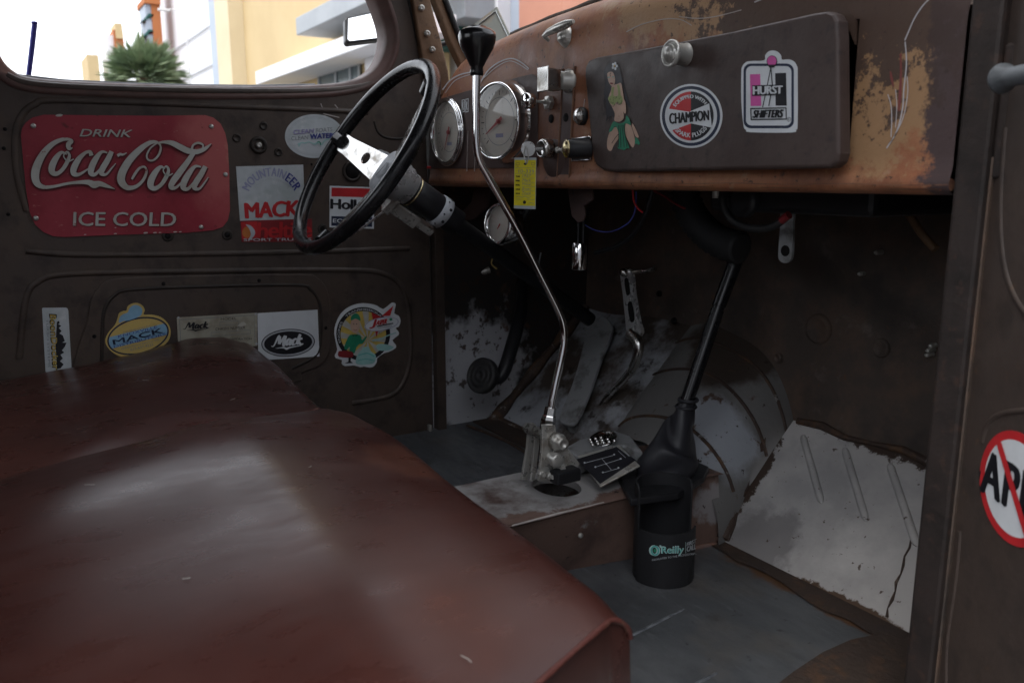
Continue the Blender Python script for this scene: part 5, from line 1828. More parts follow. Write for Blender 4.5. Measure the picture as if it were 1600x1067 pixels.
mb.tube([o + DV * 0.07, o + DV * 0.075 - DN * 0.03], 0.009, 10)
mb.obj('door_handle', pdr)
pr = Print(lambda x, y, o_: pdp(x / 1000, -y / 1000, o_), 0, 0, 1, base=0.0006)
cx, cy, r = 93, -328, 51.5
pr.body(ell(cx, cy, r, r), 'red', 0.0006)
pr.poly(ell(cx, cy, r - 8, r - 8), 'white')
pr.text('APE', [(46.5, -349), (122, -349), (122, -308), (46.5, -308)], 'ink', 0.04, 0.0, 1.12)
a = math.radians(-52)
dx, dy = math.cos(a), -math.sin(a)
pr.line([(cx - dx * 46, cy - dy * 46), (cx + dx * 46, cy + dy * 46)], 7.5, 'red', smooth=False)
pr.poly([(40, -322), (43.5, -328), (43, -318)], 'ink')
pr.obj('round_sticker', 'round white sticker with red ring and slash over black letters on the open passenger door', 'sticker')

# ------------------------------------------------------------------ stickers and sign on the driver door
GS = 'stickers on the driver door'
sg = thing('enamel_sign', 'large red soft drink sign with cream script lettering screwed to the driver door', 'sign')
pr = Print(DOOR, 0, 160, 4.444, base=0.0020)
sgn = [(145, 230), (152, 185), (175, 145), (225, 108), (300, 88), (700, 92), (1100, 95), (1420, 90), (1480, 108), (1530, 150), (1562, 215), (1580, 300), (1590, 500), (1595, 750), (1580, 820), (1545, 865), (1480, 888), (1300, 905), (800, 920), (450, 935), (370, 930), (300, 900), (245, 850), (205, 760), (180, 600), (160, 400)]
pr.body(sgn, 'sign_red', 0.002)
pr.text('DRINK', [(572, 190), (928, 196), (905, 248), (552, 242)], 'sign_emboss_shade', 0.03, 0.0)
pr.text('DRINK', [(572, 188), (925, 194), (903, 244), (552, 238)], 'cream', 0.02, 0.0)
pr.text('ICE COLD', [(514, 766), (1226, 769), (1219, 866), (510, 862)], 'sign_emboss_shade', 0.035)
pr.text('ICE COLD', [(512, 762), (1222, 765), (1215, 860), (508, 857)], 'cream', 0.02)
SCR = [
    [(502, 318, 6), (478, 322, 26), (474, 292, 34), (497, 272, 22), (470, 258, 20), (425, 262, 26), (365, 290, 34), (305, 350, 44), (260, 430, 54), (243, 500, 56), (255, 560, 46), (300, 588, 28), (370, 585, 20), (460, 566, 18), (540, 556, 22), (610, 556, 34), (650, 572, 48), (690, 566, 36), (740, 582, 24), (795, 602, 3)],
    [(462, 362, 8), (425, 350, 22), (390, 385, 38), (362, 440, 46), (360, 482, 42), (390, 497, 30), (430, 470, 26), (462, 420, 28), (480, 372, 20), (462, 345, 12), (440, 375, 8), (470, 410, 10), (510, 395, 8)],
    [(632, 372, 30), (622, 346, 24), (590, 352, 22), (545, 395, 36), (512, 455, 44), (510, 494, 38), (545, 502, 22), (600, 470, 12), (640, 440, 8)],
    [(742, 352, 10), (705, 346, 20), (668, 385, 36), (635, 448, 44), (630, 492, 38), (660, 500, 22), (710, 445, 18), (755, 370, 16)],
    [(772, 342, 32), (745, 400, 38), (710, 460, 40), (702, 494, 32), (735, 500, 16), (775, 455, 10), (800, 425, 5)],
    [(812, 372, 20), (830, 362, 18), (850, 364, 14), (876, 352, 6)],
    [(1112, 300, 8), (1080, 278, 20), (1030, 285, 30), (960, 335, 42), (890, 410, 50), (845, 490, 54), (840, 550, 52), (880, 592, 36), (940, 585, 24), (990, 540, 20), (1012, 485, 18), (1000, 450, 14), (965, 458, 16), (935, 495, 18), (912, 535, 14)],
    [(1100, 288, 10), (1112, 320, 14), (1095, 370, 15), (1060, 403, 13), (1025, 400, 12), (1015, 368, 12), (1040, 320, 11), (1085, 285, 10)],
    [(1085, 285, 10), (1135, 278, 20), (1190, 285, 34), (1245, 312, 40), (1300, 338, 40), (1360, 345, 34), (1415, 325, 26), (1462, 288, 4)],
    [(1325, 335, 18), (1335, 300, 14), (1368, 284, 16), (1402, 296, 13), (1398, 325, 10), (1372, 335, 8)],
    [(1340, 350, 30), (1300, 410, 36), (1240, 490, 44), (1190, 560, 42), (1185, 592, 32), (1220, 590, 18), (1270, 540, 10)],
    [(1140, 462, 8), (1110, 450, 22), (1075, 485, 38), (1045, 540, 46), (1042, 582, 42), (1072, 598, 30), (1115, 570, 26), (1148, 520, 28), (1165, 472, 20), (1148, 445, 12), (1128, 475, 8), (1155, 510, 10), (1195, 495, 8)],
    [(1390, 450, 10), (1350, 446, 20), (1312, 485, 36), (1275, 548, 44), (1268, 592, 38), (1300, 600, 22), (1350, 545, 18), (1395, 470, 16)],
    [(1420, 445, 32), (1390, 500, 38), (1352, 560, 40), (1345, 594, 32), (1378, 600, 16), (1420, 550, 10), (1440, 520, 5)]]
for st in SCR:
    pr.line([(x + 4, y + 6, w + 12) for x, y, w in st], 1, 'sign_emboss_shade', n=6)  # shadow line of the embossing, drawn in darker red under each stroke
for st in SCR:
    pr.line(st, 1, 'cream', n=6)
for x, y, r in ((590, 918, 9), (800, 912, 12), (1010, 906, 16), (1075, 905, 14), (1110, 904, 10), (1215, 900, 14), (1250, 899, 10), (410, 92, 26), (800, 870, 7)):
    pr.poly(ell(x, y, r, r * 0.35, -5, 9), 'cream')
pr.obj('sign_plate', parent=sg)
mb = MB('zinc')
for x, y in ((52, 197), (330, 198), (352, 273), (56, 341), (314, 355)):
    mb = MB('zinc')
    mb.lathe(DOOR(x, y, 0.002), (1, 0, 0), [(0.0042, 0), (0.0038, 0.0018), (0.0018, 0.0026), (0, 0.0026)], 14)
    mb.obj('screw', sg)

# oval white one by the window
pr = Print(DOOR, 440, 175, 13.333)
pr.body(ell(682, 508, 615, 456), 'off_white')
pr.ring(ell(682, 508, 560, 408), ell(682, 508, 548, 396), 'pale_grey')
pr.ring(ell(682, 508, 528, 376), ell(682, 508, 520, 369), 'pale_grey')
pr.text('CLEAN', [(250, 380), (665, 350), (662, 440), (246, 472)], 'purple', 0.05)
pr.text('BOATS', [(712, 345), (1055, 322), (1053, 408), (708, 438)], 'grey_ink', 0.005)
pr.text('CLEAN', [(200, 512), (552, 490), (548, 572), (196, 602)], 'grey_ink', 0.005)
pr.text('WATERS', [(590, 462), (1132, 436), (1128, 538), (588, 572)], 'blue', 0.05)
for pts in ([(340, 690), (420, 640), (480, 655), (560, 630), (640, 660)], [(640, 655), (700, 680), (760, 620), (820, 690), (880, 610), (980, 560)], [(350, 730), (380, 660), (330, 680)], [(690, 640), (740, 650), (760, 640)]):
    pr.line(pts, 22, 'pale_teal')
pr.line([(720, 640), (765, 622), (800, 660), (790, 690)], 16, 'green')
pr.arc('PROTECT OUR WATERS', 682, 508, 385, 400, 122, 60, 'pale_grey', 0.0, 1.37, 1.0)
pr.obj('oval_sticker', 'faded white oval sticker with purple and blue lettering below the driver window', 'sticker', GS)

# square white one with arched letters
pr = Print(DOOR, 360, 250, 7.907)
pr.body([(68, 82), (898, 60), (925, 728), (118, 752)], 'off_white')
for d_ in (-0.7, 0, 0.7):
    pr.arc('MOUNTAIN', 508, 520, 318, 425, 155 + d_, 62 + d_, 'faded_blue', 0.0, 0.96, 1.0, 1.1)
for d_ in (-0.7, 0, 0.7):
    pr.arc('EER', 508, 520, 318, 425, 58 + d_, 25 + d_, 'blue', 0.0, 0.96, 1.0, 1.1)
pr.text('MACK', [(178, 535), (858, 500), (830, 690), (192, 722)], 'red', 0.055, 0.0, 0.94)
pr.arc('SALES AND SERVICE', 508, 520, 268, 292, 140, 40, 'pale_grey', 0.0)
pr.obj('square_sticker', 'square white sticker with arched blue letters over big red letters on the driver door', 'sticker', GS)
pr = Print(DOOR, 360, 250, 7.907)
pr.body([(122, 752), (1005, 728), (1015, 1010), (140, 1015)], 'maroon')
pr.poly([(130, 770), (330, 760), (345, 960), (150, 985)], 'red')
pr.poly(ell(205, 895, 62, 70, 0, 20), 'orange')
pr.line([(188, 800, 6), (240, 830, 40), (275, 890, 56), (265, 940, 40), (225, 985, 14)], 30, 'silver')
pr.text('heltite', [(345, 775), (1000, 760), (1000, 955), (335, 965)], 'red', 0.03, 0.0, 0.9)
pr.text('SPORT TRUCKS', [(160, 970), (995, 962), (995, 995), (160, 1003)], 'off_white', 0.03)
pr.obj('red_strip_sticker', 'scuffed red strip sticker with white crescent, below the square white sticker', 'sticker', GS)

# red, white and black square behind the wheel
pr = Print(DOOR, 350, 160, 4.444)
pr.body([(733, 580), (1042, 590), (1040, 878), (732, 868)], 'white')
pr.poly([(746, 592), (1030, 600), (1029, 662), (745, 654)], 'red')
pr.poly([(745, 790), (1028, 798), (1027, 865), (744, 857)], 'navy')
pr.text('Holley', [(742, 672), (1022, 680), (1020, 772), (741, 760)], 'ink', 0.045, 0.0, 0.95)
pr.text('EQUIPPED', [(756, 808), (1016, 815), (1015, 846), (755, 840)], 'white', 0.02)
pr.obj('square_sticker', 'white sticker with red top band and black bottom band seen through the steering wheel', 'sticker', GS)
pr = Print(DOOR, 470, 200, 5.336)
pr.body(smooth_closed([(608, 232), (622, 200), (660, 180), (690, 192), (720, 200), (742, 222), (735, 262), (690, 300), (640, 330), (590, 480), (570, 470), (590, 330)], 3), 'white')
pr.line([(625, 245), (630, 215), (660, 202), (682, 222), (680, 250)], 13, 'navy')
pr.line([(690, 240), (700, 222), (722, 226), (728, 250)], 13, 'navy')
pr.obj('cutout_sticker', 'small white cut-out sticker with dark outlines peeping from behind the wheel hub', 'sticker', GS)
pr = Print(DOOR, 470, 200, 5.336)
pr.body(ell(738, 655, 46, 50, 0, 24), 'door')
pr.ring(ell(738, 655, 44, 48, 0, 24), ell(738, 655, 36, 40, 0, 24), 'gold')
pr.line([(705, 640), (760, 628)], 12, 'sticker_yellow', smooth=False)
pr.line([(738, 600), (733, 690)], 12, 'sticker_yellow', smooth=False)
pr.line([(705, 668), (752, 660)], 8, 'sticker_yellow', smooth=False)
pr.obj('gold_sticker', 'tiny dark round sticker with gold marks beside the steering column', 'sticker', GS)

# upright one on the left
pr = Print(DOOR, 0, 420, 4.444)
pr.body([(292, 275), (300, 271), (455, 269), (468, 275), (474, 290), (497, 690), (492, 715), (325, 720), (316, 712)], 'off_white')
pr.poly([(395, 368), (410, 360), (414, 378), (404, 384), (425, 395), (408, 410), (428, 432), (412, 448), (436, 462), (450, 500), (432, 512), (462, 512), (450, 540), (430, 566), (446, 580), (420, 596), (436, 622), (416, 640), (442, 662), (420, 690), (396, 694), (385, 520)], 'ink')
pr.text('BoonDocker', [(391, 316), (412, 700), (364, 702), (342, 312)], 'ink', 0.04)
pr.text('BoonDocker', [(386, 322), (406, 694), (369, 696), (347, 318)], 'yellow', 0.02)
pr.text('TURBO SYSTEMS', [(334, 350), (350, 680), (334, 680), (318, 350)], 'grey_ink', 0.0)
pr.obj('upright_sticker', 'narrow white sticker with yellow letters running downwards on the driver door', 'sticker', GS)

ACCESS = PX(XD + 0.0048)
# yellow and blue oval
pr = Print(ACCESS, 160, 465, 10.165)
out = smooth_closed([(45, 700), (85, 570), (200, 430), (238, 330), (262, 250), (330, 212), (380, 205), (400, 140), (470, 95), (560, 85), (640, 130), (672, 200), (655, 268), (780, 270), (930, 310), (1040, 410), (1082, 530), (1060, 660), (960, 770), (790, 870), (600, 925), (400, 958), (230, 910), (110, 820)], 3)
pr.body(out, 'sticker_yellow')
el = ell(565, 608, 500, 288, -14, 60)
pr.ring(el, ell(565, 608, 474, 262, -14, 60), 'navy')
a_ = math.radians(-14)


def rot(x, y):
    return (565 + x * math.cos(a_) - y * math.sin(a_), 608 + x * math.sin(a_) + y * math.cos(a_))


def band(y0, y1):
    t = []
    for y in [y0 + (y1 - y0) * i / 8 for i in range(9)]:
        t.append((472 * math.sqrt(max(0, 1 - (y / 260) ** 2)), y))
    return [rot(-x, y) for x, y in t] + [rot(x, y) for x, y in t[::-1]]


pr.poly(band(-92, 92), 'sky_blue')


def rq(x0, x1, y0, y1):
    return [rot(x0, y0), rot(x1, y0), rot(x1, y1), rot(x0, y1)]


pr.text('DISTRIBUTED BY', rq(-215, 230, -124, -102), 'grey_ink', 0.0)
pr.text('KNOXVILLE', rq(-310, 330, -92, -46), 'blue', 0.0)
pr.text('MACK', rq(-410, 400, -38, 42), 'navy', 0.045)
pr.text('DISTRIBUTORS', rq(-415, 430, 50, 92), 'blue', 0.0)
pr.text('ASHEVILLE HIGHWAY KNOXVILLE, TENN.', rq(-310, 315, 118, 148), 'grey_ink', 0.01)
pr.text('615-637-4222', rq(-170, 200, 158, 200), 'grey_ink', 0.015)
pr.poly(smooth_closed([(262, 400), (275, 310), (330, 262), (400, 235), (432, 165), (500, 118), (580, 130), (632, 185), (620, 270), (560, 310), (470, 345), (400, 365), (330, 372)], 3), 'sky_blue')
pr.obj('oval_sticker', 'yellow and light blue oval sticker with a rounded bump on top', 'sticker', GS)

# data plate and white rectangle
pr = Print(ACCESS, 270, 470, 6.957, base=0.001)
pr.body([(42, 182), (915, 130), (917, 488), (62, 540)], 'plate', 0.001)
pr.line([(72, 205), (885, 155), (890, 455)], 6, 'grey_ink', smooth=False)
pr.line([(72, 205), (90, 540)], 6, 'grey_ink', smooth=False)


def mack(pr, x0, y0, x1, y1, slope, m, wgt):
    """heavy slanted script over a swash"""
    def q(u, v):
        x = x0 + (x1 - x0) * u + (0.5 - v) * (y1 - y0) * 0.25
        return (x, y0 + (y1 - y0) * v + slope * (x - x0))
    st = [[(0.0, 1.0, 0.35), (0.08, 0.98, 0.5), (0.15, 0.2, 0.9), (0.20, 0.1, 1.3)], [(0.19, 0.08, 1.3), (0.24, 0.85, 1.3)], [(0.24, 0.85, 0.7), (0.36, 0.08, 1.0)], [(0.37, 0.06, 1.35), (0.37, 0.5, 1.4), (0.38, 0.98, 1.1), (0.43, 0.98, 0.5)],
          [(0.56, 0.45, 0.6), (0.50, 0.42, 0.8), (0.46, 0.68, 1.2), (0.47, 0.95, 0.9), (0.53, 0.88, 0.6), (0.57, 0.5, 0.8)], [(0.58, 0.42, 1.1), (0.57, 0.75, 1.2), (0.58, 0.98, 0.8), (0.62, 0.95, 0.4)],
          [(0.75, 0.52, 1.0), (0.72, 0.42, 0.7), (0.66, 0.55, 1.0), (0.65, 0.80, 1.2), (0.68, 0.98, 0.8), (0.76, 0.90, 0.4)],
          [(0.83, 0.0, 1.1), (0.81, 0.5, 1.3), (0.80, 0.98, 1.2)], [(0.82, 0.66, 0.5), (0.88, 0.46, 0.7), (0.93, 0.42, 1.0)], [(0.84, 0.66, 0.8), (0.88, 0.88, 1.1), (0.94, 0.98, 0.8), (1.0, 0.92, 0.4)]]
    for s in st:
        pr.line([(*q(u, v), w * wgt) for u, v, w in s], wgt, m, n=5)
    sw_ = [(0.15, 1.22, 0.15), (0.40, 1.20, 0.6), (0.50, 1.32, 0.9), (0.60, 1.22, 0.6), (0.95, 1.08, 0.2)]
    pr.line([(*q(u, v), w * wgt) for u, v, w in sw_], wgt, m, n=5)


mack(pr, 120, 235, 395, 305, -0.05, 'ink', 17)
pr.text('MODEL', [(520, 187), (690, 177), (690, 203), (520, 213)], 'ink', 0.0)
pr.text('CHASSIS NUMBER', [(462, 292), (785, 272), (785, 302), (462, 322)], 'ink', 0.0)
pr.text('MACK MANUFACTURING CORPORATION', [(132, 418), (855, 398), (855, 422), (135, 442)], 'ink', 0.01)
for q_ in ([(508, 225), (718, 212), (718, 258), (508, 270)], [(412, 340), (842, 312), (842, 358), (412, 386)]):
    c_ = (sum(p[0] for p in q_) / 4, sum(p[1] for p in q_) / 4)
    pr.ring(q_, [(x + (4 if x < c_[0] else -4), y + (4 if y < c_[1] else -4)) for x, y in q_], 'grey_ink')
for x, y in ((60, 183), (900, 143), (908, 465)):
    pr.poly(ell(x, y, 13, 13, 0, 14), 'silver')
pr.obj('data_plate', 'cream tin data plate with black script, half hidden behind the seat cushion', 'plate')
pr = Print(ACCESS, 270, 470, 6.957)
pr.body([(919, 135), (1572, 97), (1594, 602), (930, 648)], 'white')
pr.poly(ell(1252, 455, 292, 150, -4, 50), 'silver')
pr.ring(ell(1252, 455, 292, 150, -4, 50), ell(1252, 455, 282, 141, -4, 50), 'ink')
pr.ring(ell(1252, 455, 262, 124, -4, 50), ell(1252, 455, 252, 115, -4, 50), 'ink')
pr.poly(ell(1252, 455, 252, 122, -4, 50), 'ink')
mack(pr, 1082, 378, 1425, 490, -0.06, 'white', 26)
pr.obj('rectangular_sticker', 'white rectangular sticker with black oval badge and white script beside the tin plate', 'sticker', GS)

# round figure sticker
pr = Print(DOOR, 510, 465, 8.892)
out = [(118, 790), (150, 720), (108, 500), (130, 360), (200, 220), (310, 130), (450, 82), (580, 82), (700, 110), (790, 160), (900, 75), (945, 75), (962, 105), (940, 215), (1000, 250), (1030, 320), (1005, 400), (960, 425), (1000, 470), (1000, 520), (915, 590), (960, 650), (960, 700), (860, 755), (800, 770), (705, 840), (700, 890), (660, 950), (600, 970), (520, 955), (470, 965), (380, 940), (260, 950), (210, 915), (215, 865), (130, 840)]
pr.body(smooth_closed([tuple(map(float, p)) for p in out], 2), 'white')
pr.poly(ell(510, 505, 375, 375), 'ink')
pr.poly(ell(510, 505, 318, 318), 'yellow')
for k in range(11):
    a = 2 * math.pi * k / 11 + 0.1
    pr.poly([(570, 590), *[(min(max(510 + 318 * math.cos(t), 195), 826), 505 + 318 * math.sin(t)) for t in (a, a + 0.14, a + 0.28)]], 'cream')
pr.arc('TRANSMISSIONS', 510, 505, 330, 358, 135, 45, 'white', 0.02)
pr.arc('ENGINES', 510, 505, 330, 358, 200, 150, 'white', 0.02)
pr.poly([(620, 200), (690, 550), (760, 270)], 'red')
pr.poly([(760, 255), (925, 110), (880, 250)], 'red')
pr.poly(smooth_closed([(240, 690), (300, 540), (350, 510), (440, 510), (480, 540), (490, 590), (540, 535), (555, 550), (495, 640), (455, 640), (410, 690), (385, 770), (310, 770), (320, 680), (280, 720)], 2), 'green')
pr.poly(ell(395, 385, 66, 108, 0, 28), 'skin')
pr.poly(smooth_closed([(335, 315), (345, 250), (400, 215), (450, 245), (468, 320), (400, 290)], 3), 'green')
pr.line([(375, 440), (395, 455), (420, 440)], 6, 'lip')
for x in (375, 415):
    pr.poly(ell(x, 365, 6, 8, 0, 10), 'ink')
pr.poly([(355, 510), (390, 525), (425, 508), (425, 530), (390, 528), (358, 532)], 'ink')
pr.poly(smooth_closed([(155, 770), (190, 735), (340, 745), (370, 790), (340, 830), (180, 820)], 3), 'maroon')
pr.poly([(300, 830), (335, 830), (330, 880), (365, 905), (245, 910), (300, 885)], 'ink')
pr.poly(smooth_closed([(400, 900), (430, 780), (490, 720), (500, 690), (580, 680), (610, 740), (680, 800), (660, 900), (560, 925), (470, 930)], 3), 'pale_teal')
pr.line([(440, 800), (560, 770), (660, 815)], 14, 'teal')
pr.line([(430, 870), (540, 850), (650, 870)], 10, 'teal')
pr.poly(smooth_closed([(690, 660), (780, 640), (930, 680), (860, 730), (720, 730)], 3), 'pale_teal')
pr.line([(630, 600), (760, 570), (830, 530), (960, 485)], 16, 'pale_teal')
pr.poly(ell(760, 365, 242, 92, -10, 44), 'white')
pr.ring(ell(760, 365, 238, 90, -10, 44), ell(760, 365, 228, 82, -10, 44), 'faded_blue')
pr.text('J', [(640, 310), (690, 300), (660, 418), (590, 425)], 'red', 0.04)
pr.text('ASPER', [(688, 318), (832, 288), (822, 358), (680, 380)], 'red', 0.05, 0.25)
pr.line([(690, 395), (915, 352)], 14, 'ink', smooth=False)
pr.line([(705, 420), (900, 388)], 6, 'grey_ink', smooth=False)
pr.poly(ell(888, 300, 22, 18, 0, 14), 'green')
pr.obj('round_sticker', 'round cut-out sticker with yellow sunburst and a man in green', 'sticker', GS)

# ------------------------------------------------------------------ glovebox stickers
GG = 'stickers on the glovebox door'
pr = Print(GLOVE, 920, 50, 4.571, base=0.0005)
cx, cy, k = 733, 602, 1.028


def el2(r):
    return ell(cx, cy, r, r * k, 0, 60)


pr.body(el2(222), 'white')
pr.ring(el2(208), el2(186), 'navy')
half = [(cx + 163 * math.sin(t), cy - 175 * math.cos(t)) for t in [math.pi * i / 26 for i in range(27)]]
pr.poly([(cx - (x - cx), y) for x, y in half], 'red')
pr.poly([(cx + (x - cx), y) for x, y in half], 'ink')
pr.poly([(562, 548), (722, 572), (865, 512), (884, 685), (735, 655), (578, 712)], 'white')
pr.text('CHAMPION', [(582, 584), (862, 560), (864, 632), (584, 660)], 'ink', 0.035)
for d_ in (-0.6, 0.6):
    pr.arc('EQUIPPED WITH', cx + 2, cy, 122, 152, 148 + d_, 40 + d_, 'white')


def under(s, r0, r1, a0, a1):
    g, fs = glyphs(s, 0.0)
    off = pr.step([(cx - r1, cy + r0 * 0.5), (cx + r1, cy + r1)])
    vs = []
    for u, v in g:
        a = math.radians(a0 + (a1 - a0) * u)
        r = r1 + (r0 - r1) * v
        vs.append(pr.at(cx + r * math.cos(a), cy - r * math.sin(a) * k, off))
    pr.mb.use('white').add(vs, fs)


under('SPARK PLUGS', 118, 150, 221.4, 323.4)
under('SPARK PLUGS', 118, 150, 222.6, 324.6)
pr.obj('round_sticker', 'round red, white and black sticker with white bow tie on the glovebox door', 'sticker', GG)
pr = Print(GLOVE, 920, 50, 4.571, base=0.0005)
out = rrect(1088, 195, 1492, 722, 62, 6)
# head of the lever pokes out at the top
body = [(1092, 300), (1098, 250), (1125, 218), (1165, 210), (1255, 205), (1262, 170), (1285, 143), (1318, 135), (1350, 145), (1374, 172), (1380, 200), (1430, 198), (1468, 215), (1488, 250), (1492, 300), (1492, 660), (1480, 698), (1450, 720), (1160, 718), (1125, 700), (1108, 670), (1092, 500)]
pr.body(smooth_closed([tuple(map(float, p)) for p in body], 3), 'white')
o1 = [(x, y) for x, y in rrect(1108, 228, 1468, 690, 52, 6)]
pr.ring(o1, [(x, y) for x, y in rrect(1126, 246, 1450, 670, 40, 6)], 'navy')
pr.poly([(1155, 305), (1228, 303), (1236, 530), (1160, 532)], 'pink')
pr.poly([(1335, 297), (1413, 294), (1418, 528), (1338, 528)], 'ink')
pr.poly([(1300, 250), (1312, 250), (1318, 420), (1300, 540), (1245, 542)], 'white')
for a, b in (((1306, 255), (1247, 540)), ((1306, 255), (1318, 390)), ((1318, 390), (1292, 530))):
    pr.line([a, b], 7, 'ink', smooth=False)
pr.poly(ell(1315, 212, 38, 42, 0, 26), 'ink')
pr.poly(ell(1315, 210, 33, 37, 0, 26), 'pink')
pr.poly([(1288, 236), (1342, 236), (1334, 256), (1296, 256)], 'ink')
pr.poly([(1175, 384), (1398, 378), (1398, 452), (1175, 458)], 'ink')
pr.text('HURST', [(1184, 392), (1392, 386), (1390, 442), (1184, 450)], 'white', 0.04, 0.0, 0.95)
pr.ring([(1158, 545), (1418, 540), (1420, 628), (1162, 632)], [(1166, 553), (1411, 548), (1413, 620), (1170, 624)], 'ink')
pr.text('SHIFTERS', [(1192, 562), (1398, 556), (1388, 612), (1178, 616)], 'ink', 0.05)
pr.ring(ell(1434, 626, 14, 16, 0, 20), ell(1434, 626, 11, 13, 0, 20), 'ink')
pr.text('R', [(1429, 618), (1440, 618), (1440, 634), (1429, 634)], 'ink')
pr.obj('shaped_sticker', 'upright white sticker with pink and black blocks on the glovebox door', 'sticker', GG)

# dancer decal
pr = Print(GLOVE, 925, 85, 6.667, base=0.0004)
S = lambda pts, m, n=3: pr.poly(smooth_closed([tuple(map(float, p)) for p in pts], n), m)
S([(245, 85), (180, 100), (135, 160), (128, 240), (140, 300), (125, 420), (140, 440), (150, 600), (160, 680), (180, 640), (185, 690), (205, 640), (240, 660), (235, 560), (300, 330), (330, 330), (350, 480), (385, 545), (400, 560), (395, 520), (365, 430), (330, 300), (305, 200), (285, 120)], 'hair')
for pts in ([(140, 430), (130, 520), (140, 570)], [(175, 560), (165, 640), (150, 700)], [(345, 420), (370, 510), (410, 552)], [(200, 600), (195, 670), (178, 700)]):
    pr.line(pts, 7, 'hair')
S([(165, 200), (215, 185), (240, 230), (245, 290), (225, 335), (200, 325), (175, 280)], 'skin')
S([(215, 330), (240, 320), (275, 310), (310, 305), (330, 400), (340, 470), (360, 540), (358, 615), (335, 600), (340, 660), (320, 690), (285, 705), (240, 690), (245, 620), (215, 550), (180, 480), (185, 430), (205, 380)], 'skin')
S([(330, 470), (355, 500), (362, 590), (355, 620), (340, 600)], 'skin')
S([(195, 800), (250, 760), (290, 800), (290, 860), (230, 950), (205, 1005), (175, 1000), (160, 960), (165, 880)], 'skin')
S([(355, 720), (400, 730), (435, 820), (450, 900), (440, 960), (420, 968), (380, 900), (350, 830)], 'skin')
S([(420, 725), (440, 740), (490, 850), (480, 870), (455, 850), (425, 770)], 'skin')
S([(235, 700), (290, 725), (350, 700), (365, 640), (400, 680), (410, 740), (375, 725), (345, 740), (370, 900), (398, 975), (370, 980), (345, 1000), (310, 990), (275, 975), (290, 880), (275, 790), (250, 750), (215, 800), (185, 810), (200, 760)], 'green')
for x0, x1 in ((300, 310), (320, 345), (285, 285), (335, 375)):
    pr.line([(x0, 740), ((x0 + x1) / 2 + 2, 850), (x1, 970)], 6, 'ink')
S([(455, 870), (480, 880), (505, 930), (490, 945), (470, 930), (455, 940)], 'green', 2)
S([(175, 455), (215, 430), (260, 440), (300, 425), (325, 455), (325, 500), (295, 522), (262, 500), (240, 530), (210, 520), (185, 490)], 'leaf')
pr.line([(220, 440), (225, 370), (235, 345)], 22, 'leaf')
pr.line([(295, 430), (290, 370), (280, 320)], 24, 'leaf')
rr2 = random.Random(5)
for _ in range(22):
    x, y = rr2.uniform(190, 320), rr2.uniform(440, 510)
    pr.line([(x, y), (x + rr2.uniform(-10, 10), y + 10)], 4, 'ink', smooth=False)
pr.line([(205, 535), (230, 545), (250, 520)], 4, 'ink')
pr.line([(265, 510), (295, 525), (325, 515)], 4, 'ink')
pr.line([(215, 930), (255, 870), (285, 835)], 6, 'ink')
for k_ in range(5):
    a = 2 * math.pi * k_ / 5
    pr.poly(ell(242 + 20 * math.cos(a), 125 + 28 * math.sin(a), 12, 16, 0, 12), 'white')
pr.poly(ell(242, 122, 8, 10, 0, 10), 'yellow')
pr.poly(ell(212, 306, 17, 9, 10, 14), 'lip')
pr.line([(170, 245), (190, 240)], 9, 'teal')
pr.line([(215, 240), (235, 235)], 9, 'teal')
pr.line([(205, 195), (195, 210), (200, 235)], 6, 'hair')
pr.line([(290, 640), (291, 655)], 4, 'lip')
pr.obj('dancer_decal', 'decal of a kneeling dark haired hula dancer in green skirt, left side of glovebox door', 'decal', GG)

# card in the windscreen
cd = plane((-1.30, 0.93, 0.92), (0.35, -0.9, 0.15))
cm = MB(mat('tinted_card', (0.30, 0.32, 0.30), 0.3, layers=[dict(col=(0.38, 0.33, 0.27), scale=25, lo=0.5, hi=0.65)]))
cm.prism([cd(x, y) for x, y in ((736, 42), (776, 11), (800, 62), (762, 90))], cd.n, 0.003)
cm.use('pale_grey').tube([cd(x, y, 0.001) for x, y in ((742, 44), (775, 18), (795, 60))], 0.0012, 6)
cm.obj('windscreen_card', label='grey square card standing on its corner in the windscreen behind the lever knob', category='card')

# ------------------------------------------------------------------ the street beyond the driver window
M['ochre'] = mat('ochre_render', (0.56, 0.43, 0.24), 0.85, layers=[dict(col=(0.51, 0.385, 0.21), scale=0.5, lo=0.4, hi=0.7)], bump=(20, 0.1))
M['cream_wall'] = mat('cream_render', (0.66, 0.56, 0.38), 0.85, layers=[dict(col=(0.6, 0.5, 0.33), scale=0.6, lo=0.4, hi=0.7)])
M['white_wall'] = mat('white_render', (0.78, 0.78, 0.80), 0.85, layers=[dict(col=(0.7, 0.7, 0.72), scale=0.4, lo=0.4, hi=0.7)])
M['blue_grey'] = mat('blue_grey_panel', (0.42, 0.47, 0.54), 0.7, layers=[dict(col=(0.37, 0.42, 0.49), scale=0.7, lo=0.4, hi=0.7)])
M['salmon'] = mat('salmon_render', (0.50, 0.235, 0.16), 0.85, layers=[dict(col=(0.43, 0.2, 0.14), scale=0.5, lo=0.4, hi=0.7)], bump=(20, 0.1))
M['grey_metal'] = mat('grey_canopy_metal', (0.34, 0.36, 0.38), 0.5, layers=[dict(col=(0.28, 0.3, 0.32), scale=1, lo=0.4, hi=0.7)])
M['orange_wall'] = mat('burnt_orange_render', (0.42, 0.15, 0.055), 0.85, layers=[dict(col=(0.36, 0.12, 0.05), scale=0.5, lo=0.4, hi=0.7)])
M['shop_glass'] = mat('shop_glass', (0.10, 0.13, 0.14), 0.15)
M['dark_green'] = mat('dark_green_awning', (0.03, 0.10, 0.09), 0.7)
